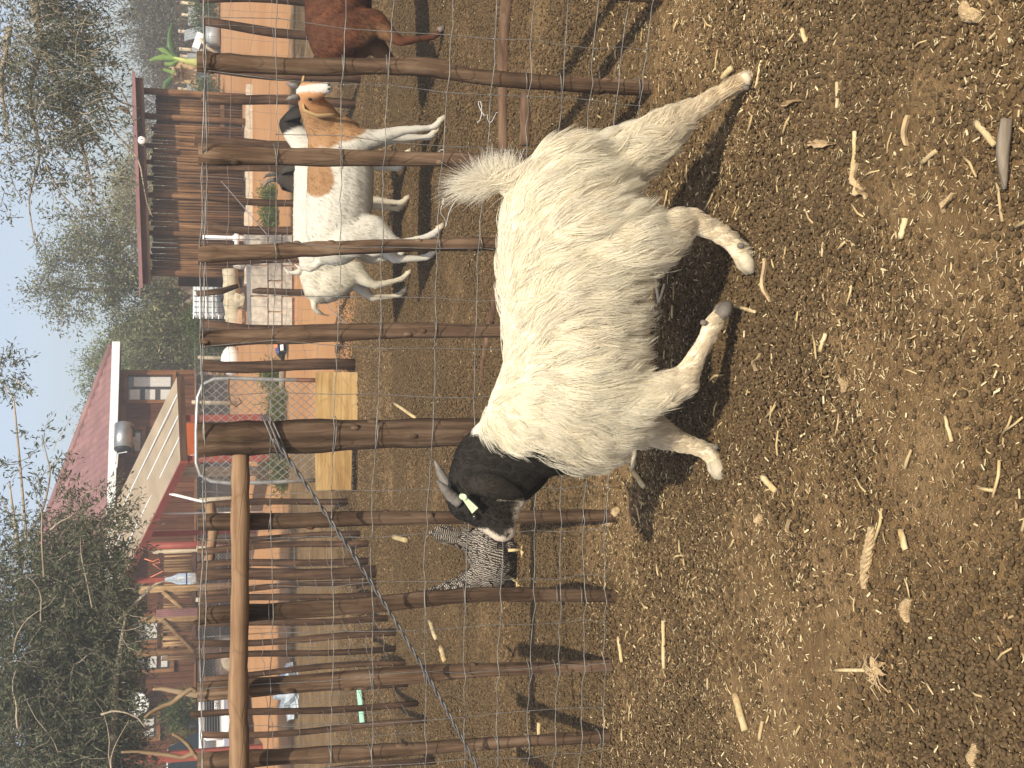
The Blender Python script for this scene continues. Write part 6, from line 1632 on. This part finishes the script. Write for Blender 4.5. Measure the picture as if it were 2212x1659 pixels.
def cob(u0, v0, u1, v1, w, label, seed, m='cob'):
    a, b = gp(u0, v0), gp(u1, v1); r = w / 2 / FPX * (a.y + .35); mb = MB(); n = 22; vs = []; fs = []
    d = (b - a); s = Vector((-d.y, d.x, 0)).normalized(); rr = random.Random(seed)
    for i in range(n + 1):
        t = i / n; c = a + d * t + Vector((0, 0, r * .8)) + s * (.006 * math.sin(t * 5 + seed)); q = r * (math.sin(math.pi * (.12 + .80 * t)) ** .5)
        for k in range(12):
            an = 2 * math.pi * k / 12; h = q * (1.12 if (i + k) % 2 else .88) * rr.uniform(.92, 1.06); vs.append(c + s * (math.cos(an) * h) + Vector((0, 0, math.sin(an) * h)))
    for i in range(n):
        for k in range(12): fs.append((i * 12 + k, i * 12 + (k + 1) % 12, (i + 1) * 12 + (k + 1) % 12, (i + 1) * 12 + k))
    fs += [tuple(range(11, -1, -1)), tuple(n * 12 + k for k in range(12))]
    mb.add(vs, fs); o = part('maize_cob', mb, M[m], None, False); tag(o, label, 'maize cob', 'maize cobs on the pen floor')
cob(523, 1888, 388, 1876, 23, 'long chewed maize cob, the largest on the pen floor', 1)
cob(368, 1970, 318, 1966, 26, 'short thick maize cob left of the long chewed one', 2)
cob(1648, 2092, 1610, 2122, 32, 'broken cob at the upper right picture corner', 3)
cob(556, 1342, 530, 1318, 20, 'cob end by the foot of the post behind the goat muzzle', 4)
cob(843, 1825, 812, 1830, 18, 'cob piece below the white goat belly', 5)
cob(548, 1650, 528, 1640, 17, 'small pale cob chunk before the white goat front hoof', 6)
cob(55, 2115, 5, 2112, 26, 'pale cob at the lower left picture corner', 7)
def husk(u, v, du, dv, w, label, m='husk', curl=.012):
    a, b = gp(u, v), gp(u + du, v + dv); d = b - a; s = Vector((-d.y, d.x, 0)).normalized() * (w * .62 / 2 / FPX * (a.y + .35)); rr = random.Random(int(u + v)); wob = s.normalized() * rr.uniform(-.012, .012); mb = MB(); vs = []; n = 7
    for i in range(n + 1):
        t = i / n; c = a.lerp(b, t) + wob * math.sin(t * 7 + u) + Vector((0, 0, .009 + curl * .6 * math.sin(t * 3.4))); k = math.sin(math.pi * (.15 + .75 * t)) * rr.uniform(.5, 1.2)
        vs += [c + s * k + Vector((0, 0, .008)), c, c - s * k + Vector((0, 0, .010)), c - Vector((0, 0, .002))]
    fs = [(i * 4 + k, i * 4 + (k + 1) % 4, (i + 1) * 4 + (k + 1) % 4, (i + 1) * 4 + k) for i in range(n) for k in range(4)] + [(3, 2, 1, 0), tuple(n * 4 + k for k in range(4))]
    mb.add(vs, fs); o = part('dry_husk', mb, M[m], None, False); tag(o, label, 'husk', 'dry husks and bark strips on the pen floor')
husk(1348, 1757, 0, 55, 26, 'brown curled husk leaf left of the straight pale stalk')
husk(1302, 1858, -60, 14, 30, 'broad pale husk chip at the right side of the floor')
husk(1265, 1862, -38, 18, 32, 'broad yellow husk below the split stalk')
husk(1410, 1975, -66, -6, 24, 'brown bark strip standing out at the lower right')
husk(1100, 1660, -95, 10, 18, 'long ragged brown husk before the near hind hoof')
husk(215, 1895, 20, 22, 40, 'ragged root tangle at the end of the pale stalk')
husk(232, 1905, -30, 16, 34, 'frayed husk lying against the root tangle')
husk(1432, 1700, 10, 44, 18, 'thin ragged husk above the rear hind hoof')
husk(860, 1640, 36, 10, 16, 'small tan husk under the trailing front hoof')
husk(640, 1255, 12, 40, 16, 'pale husk lying behind the fence below the goat throat')
husk(1200, 2050, 40, 20, 26, 'crumpled tan husk near the bottom edge')
husk(505, 1720, 34, -8, 20, 'pale husk flake below the goat head shadow')
g = gp(208, 1898); mb = MB(); rr = random.Random(12)
for k in range(34):
    a = rr.uniform(0, 6.28); L = rr.uniform(.02, .055); c = g + Vector((rr.uniform(-.015, .015), rr.uniform(-.015, .015), .012)); b_ = rr.uniform(-.8, .8)
    mb.tube([c, c + Vector((math.cos(a) * L * .5, math.sin(a) * L * .5, rr.uniform(.0, .016))), c + Vector((math.cos(a + b_) * L, math.sin(a + b_) * L, rr.uniform(-.006, .01)))], [.0022, .0016, .0007], 4)
o = part('root_tangle', mb, M['husk']); tag(o, 'tangle of fine dry roots at the end of the pale stalk', 'roots')
# bleached wood at the lower right corner
mb = MB(); a, b, c = gp(1400, 2195), gp(1330, 2190), gp(1250, 2186); pole_rings(mb, [a + Vector((0, 0, .02)), b + Vector((0, 0, .026)), c + Vector((0, 0, .016))], [.013, .014, .004], 11, 4); o = part('bleached_wood', mb, M['oldwood'], None, True); tag(o, 'weathered splintered piece of wood at the lower right corner', 'wood')
# many middling bits of stalk that nothing tells apart
proto = []
for k in range(6):
    mb = MB(); L = .010 + .005 * k; r = .0020 + .0006 * (k % 3)
    mb.tube([(-L, 0, 0), (-L * .2, .002 * (k - 2), .001), (L, 0, 0)], [r, r * 1.05, r * .8], 6); proto.append(mesh_from('straw_piece', mb.v, mb.f, M['stalk'], True))
pp = np.concatenate([frustum_points(190 * 3, 1.8, 4.4), frustum_points(90 * 3, 4.4, 8.5)]); pp = pp[np.abs(pp[:, 0]) < pp[:, 1] * .315 + .05][:290]
for i, (x, y) in enumerate(pp):
    o = bpy.data.objects.new('straw_piece', proto[i % 6]); COL.objects.link(o); o.location = (x, y, .012); o.rotation_euler = (0, RNG.uniform(-.15, .15), RNG.uniform(0, 6.28))
    o.scale = (RNG.uniform(.45, 1.2),) * 3
    tag(o, 'short pale piece of straw lying on the dung', 'straw', 'short straw pieces on the dung')
# fallen poles in the second pen
def lying(label, pts, r, seed, m='log'):
    P = [gp(u, v) for u, v in pts]; mb = MB(); pole_rings(mb, [p + Vector((0, 0, q * .8)) for p, q in zip(P, r)], r, 10, seed); o = part('fallen_pole', mb, M[m], None, True); tag(o, label, 'pole')
lying('long brown pole lying on the ground behind the right fence posts', [(1330, 1098), (1450, 1096), (1560, 1100), (1720, 1112)], [.028, .030, .034, .036], 1)
lying('shorter grey brown pole lying below the long one behind the right posts', [(1345, 1146), (1400, 1146), (1456, 1144)], [.029, .029, .028], 2)
lying('tapering grey branch lying behind the goat back', [(820, 1042), (870, 1048), (930, 1060), (990, 1074), (1040, 1082)], [.008, .016, .020, .022, .024], 3)
# twisted loose wire
for k, (u, v, lab) in enumerate(((1310, 975, 'loose tangle of white wire behind the goat tail'), (1230, 990, 'bent white wire end beside the goat tail'), (1395, 1085, 'curl of wire on the long fallen pole'))):
    g = gp(u, v); rr = random.Random(k); P = [g + Vector((0, 0, .01))]
    for i in range(9): P.append(P[-1] + Vector((rr.uniform(-.09, .09), rr.uniform(-.07, .07), rr.uniform(-.02, .05)))); P[-1].z = max(.006, P[-1].z)
    Q = [P[0]]
    for i in range(len(P) - 1): Q += [P[i].lerp(P[i + 1], .25), P[i].lerp(P[i + 1], .75)]
    mb = MB(); mb.tube(Q, .0014, 5, False); o = part('loose_wire', mb, M['white'], None); tag(o, lab, 'wire')
# plastic and litter beyond
M['mint'] = plain('mint_green_plastic', (.38, .72, .52), .5, 0, .1, 10); M['bag'] = plain('thin_grey_plastic', (.45, .50, .55), .25, 0, .15, 12, spec=.6); M['blue'] = plain('blue_print', (.06, .08, .25), .5); M['pink'] = plain('orange_pink_print', (.70, .24, .13), .5)
g = gp(90, 795); h = gp(176, 786); mb = MB(); w = Vector((0, .10, 0)); mb.slab(g + Vector((0, 0, .03)), h + Vector((0, 0, .03)), h + w + Vector((0, 0, .05)), g + w + Vector((0, 0, .05)), (0, 0, .012)); mb.box(h + Vector((.06, .05, .05)), (.12, .05, .05)); o = part('plastic_strip', mb, M['mint']); tag(o, 'mint green plastic strip lying behind the left fence', 'plastic strip')
g = gp(168, 640); rr = random.Random(4); mb = MB(); bm = bmesh.new(); bmesh.ops.create_icosphere(bm, subdivisions=3, radius=1)
vs = [Vector((v.co.x * .36, v.co.y * .3, max(-.05, v.co.z * .24))) * (1 + .25 * math.sin(v.co.x * 7 + v.co.z * 9) + rr.uniform(-.08, .08)) + g + Vector((0, 0, .05)) for v in bm.verts]; mb.add(vs, [tuple(v.index for v in f.verts) for f in bm.faces]); bm.free(); o = part('plastic_bag', mb, M['bag']); tag(o, 'crumpled grey clear plastic bag behind the second fence post', 'plastic bag')
g = gp(905, 622); lt = thing('crumpled_packet', 'crumpled dark packet with orange and blue print lying before the gate fence', 'packet', g)
mb = MB(); rr = random.Random(9); bm = bmesh.new(); bmesh.ops.create_icosphere(bm, subdivisions=2, radius=1); vs = [Vector((v.co.x * .17, v.co.y * .10, v.co.z * .09)) * (1 + rr.uniform(-.25, .25)) + g + Vector((0, 0, .10)) for v in bm.verts]; mb.add(vs, [tuple(v.index for v in f.verts) for f in bm.faces]); bm.free(); part('packet', mb, M['black'], lt)
for k, (dx, dz, m) in enumerate(((.06, .19, 'pink'), (-.03, .17, 'blue'), (.02, .10, 'white'))):
    mb = MB(); c = g + Vector((dx, -.11, dz)); mb.slab(c + Vector((-.04, 0, -.025)), c + Vector((.05, 0, -.02)), c + Vector((.04, .01, .03)), c + Vector((-.05, .01, .02)), (0, -.01, 0)); part('print_patch', mb, M[m], lt)
mb = MB(); pole_rings(mb, [gp(880, 618) + Vector((0, 0, .05)), gp(830, 616) + Vector((0, 0, .05)), gp(760, 614) + Vector((0, 0, .05))], [.055, .05, .05], 9, 6); o = part('fallen_pole', mb, M['oldwood'], None, True); tag(o, 'grey pole lying on the sand beyond the gate', 'pole')
# plastic bottle stuck on the thick pole of the left fence
M['clear'] = newmat('clear_plastic')[0]; _b = M['clear'].node_tree.nodes['Principled BSDF']; _b.inputs['Base Color'].default_value = (.86, .92, .96, 1); _b.inputs['Transmission Weight'].default_value = .75; _b.inputs['Roughness'].default_value = .12; _b.inputs['IOR'].default_value = 1.25
q = LP[10]; zb_ = at(425, 425, q.y).z; zt_ = at(425, 356, q.y).z; bo = thing('plastic_bottle', 'clear plastic bottle set neck up on the thick pole of the left fence', 'bottle', (q.x, q.y, zb_ - .02)); L = zt_ - zb_
mb = MB(); mb.tube([(q.x + .0, q.y, zb_ - .02), (q.x, q.y, zb_ + .02), (q.x, q.y, zb_ + L * .25), (q.x, q.y, zb_ + L * .30), (q.x, q.y, zb_ + L * .58), (q.x, q.y, zb_ + L * .82), (q.x, q.y, zb_ + L * .95), (q.x, q.y, zt_)], [.040, .048, .050, .046, .048, .022, .017, .017], 16); part('body', mb, M['clear'], bo, True)
mb = MB(); mb.tube([(q.x, q.y, zb_ + L * .31), (q.x, q.y, zb_ + L * .345)], .0505, 16); part('label_band', mb, M['blue'], bo, True)
# rope end hung on the porch
rp_ = [at(u, v, 27.0) for u, v in ((452, 312), (446, 330), (452, 343), (444, 346), (441, 330), (425, 352), (400, 300))]
mb = MB(); mb.tube(rp_, .012, 6); o = part('red_rope', mb, M['pink'], None, True); tag(o, 'thin pink red cord with a loop hanging before the cabin porch', 'rope')
# ------------------------------------------------------------------ haze in the air, also standing in for lens glare
hm = bpy.data.materials.new('haze_and_glare'); hm.use_nodes = True; hn = hm.node_tree; hn.nodes.clear()
hv = hn.nodes.new('ShaderNodeVolumePrincipled'); hv.inputs['Color'].default_value = (.88, .90, .90, 1); hv.inputs['Density'].default_value = .0058; hv.inputs['Anisotropy'].default_value = .2
ho = hn.nodes.new('ShaderNodeOutputMaterial'); hn.links.new(hv.outputs[0], ho.inputs['Volume'])
mb = MB(); mb.box((0, 56, 5.5), (260, 126, 15)); o = part('haze', mb, hm); tag(o, 'thin haze in the air over the yard, also standing in for lens glare', kind='stuff')
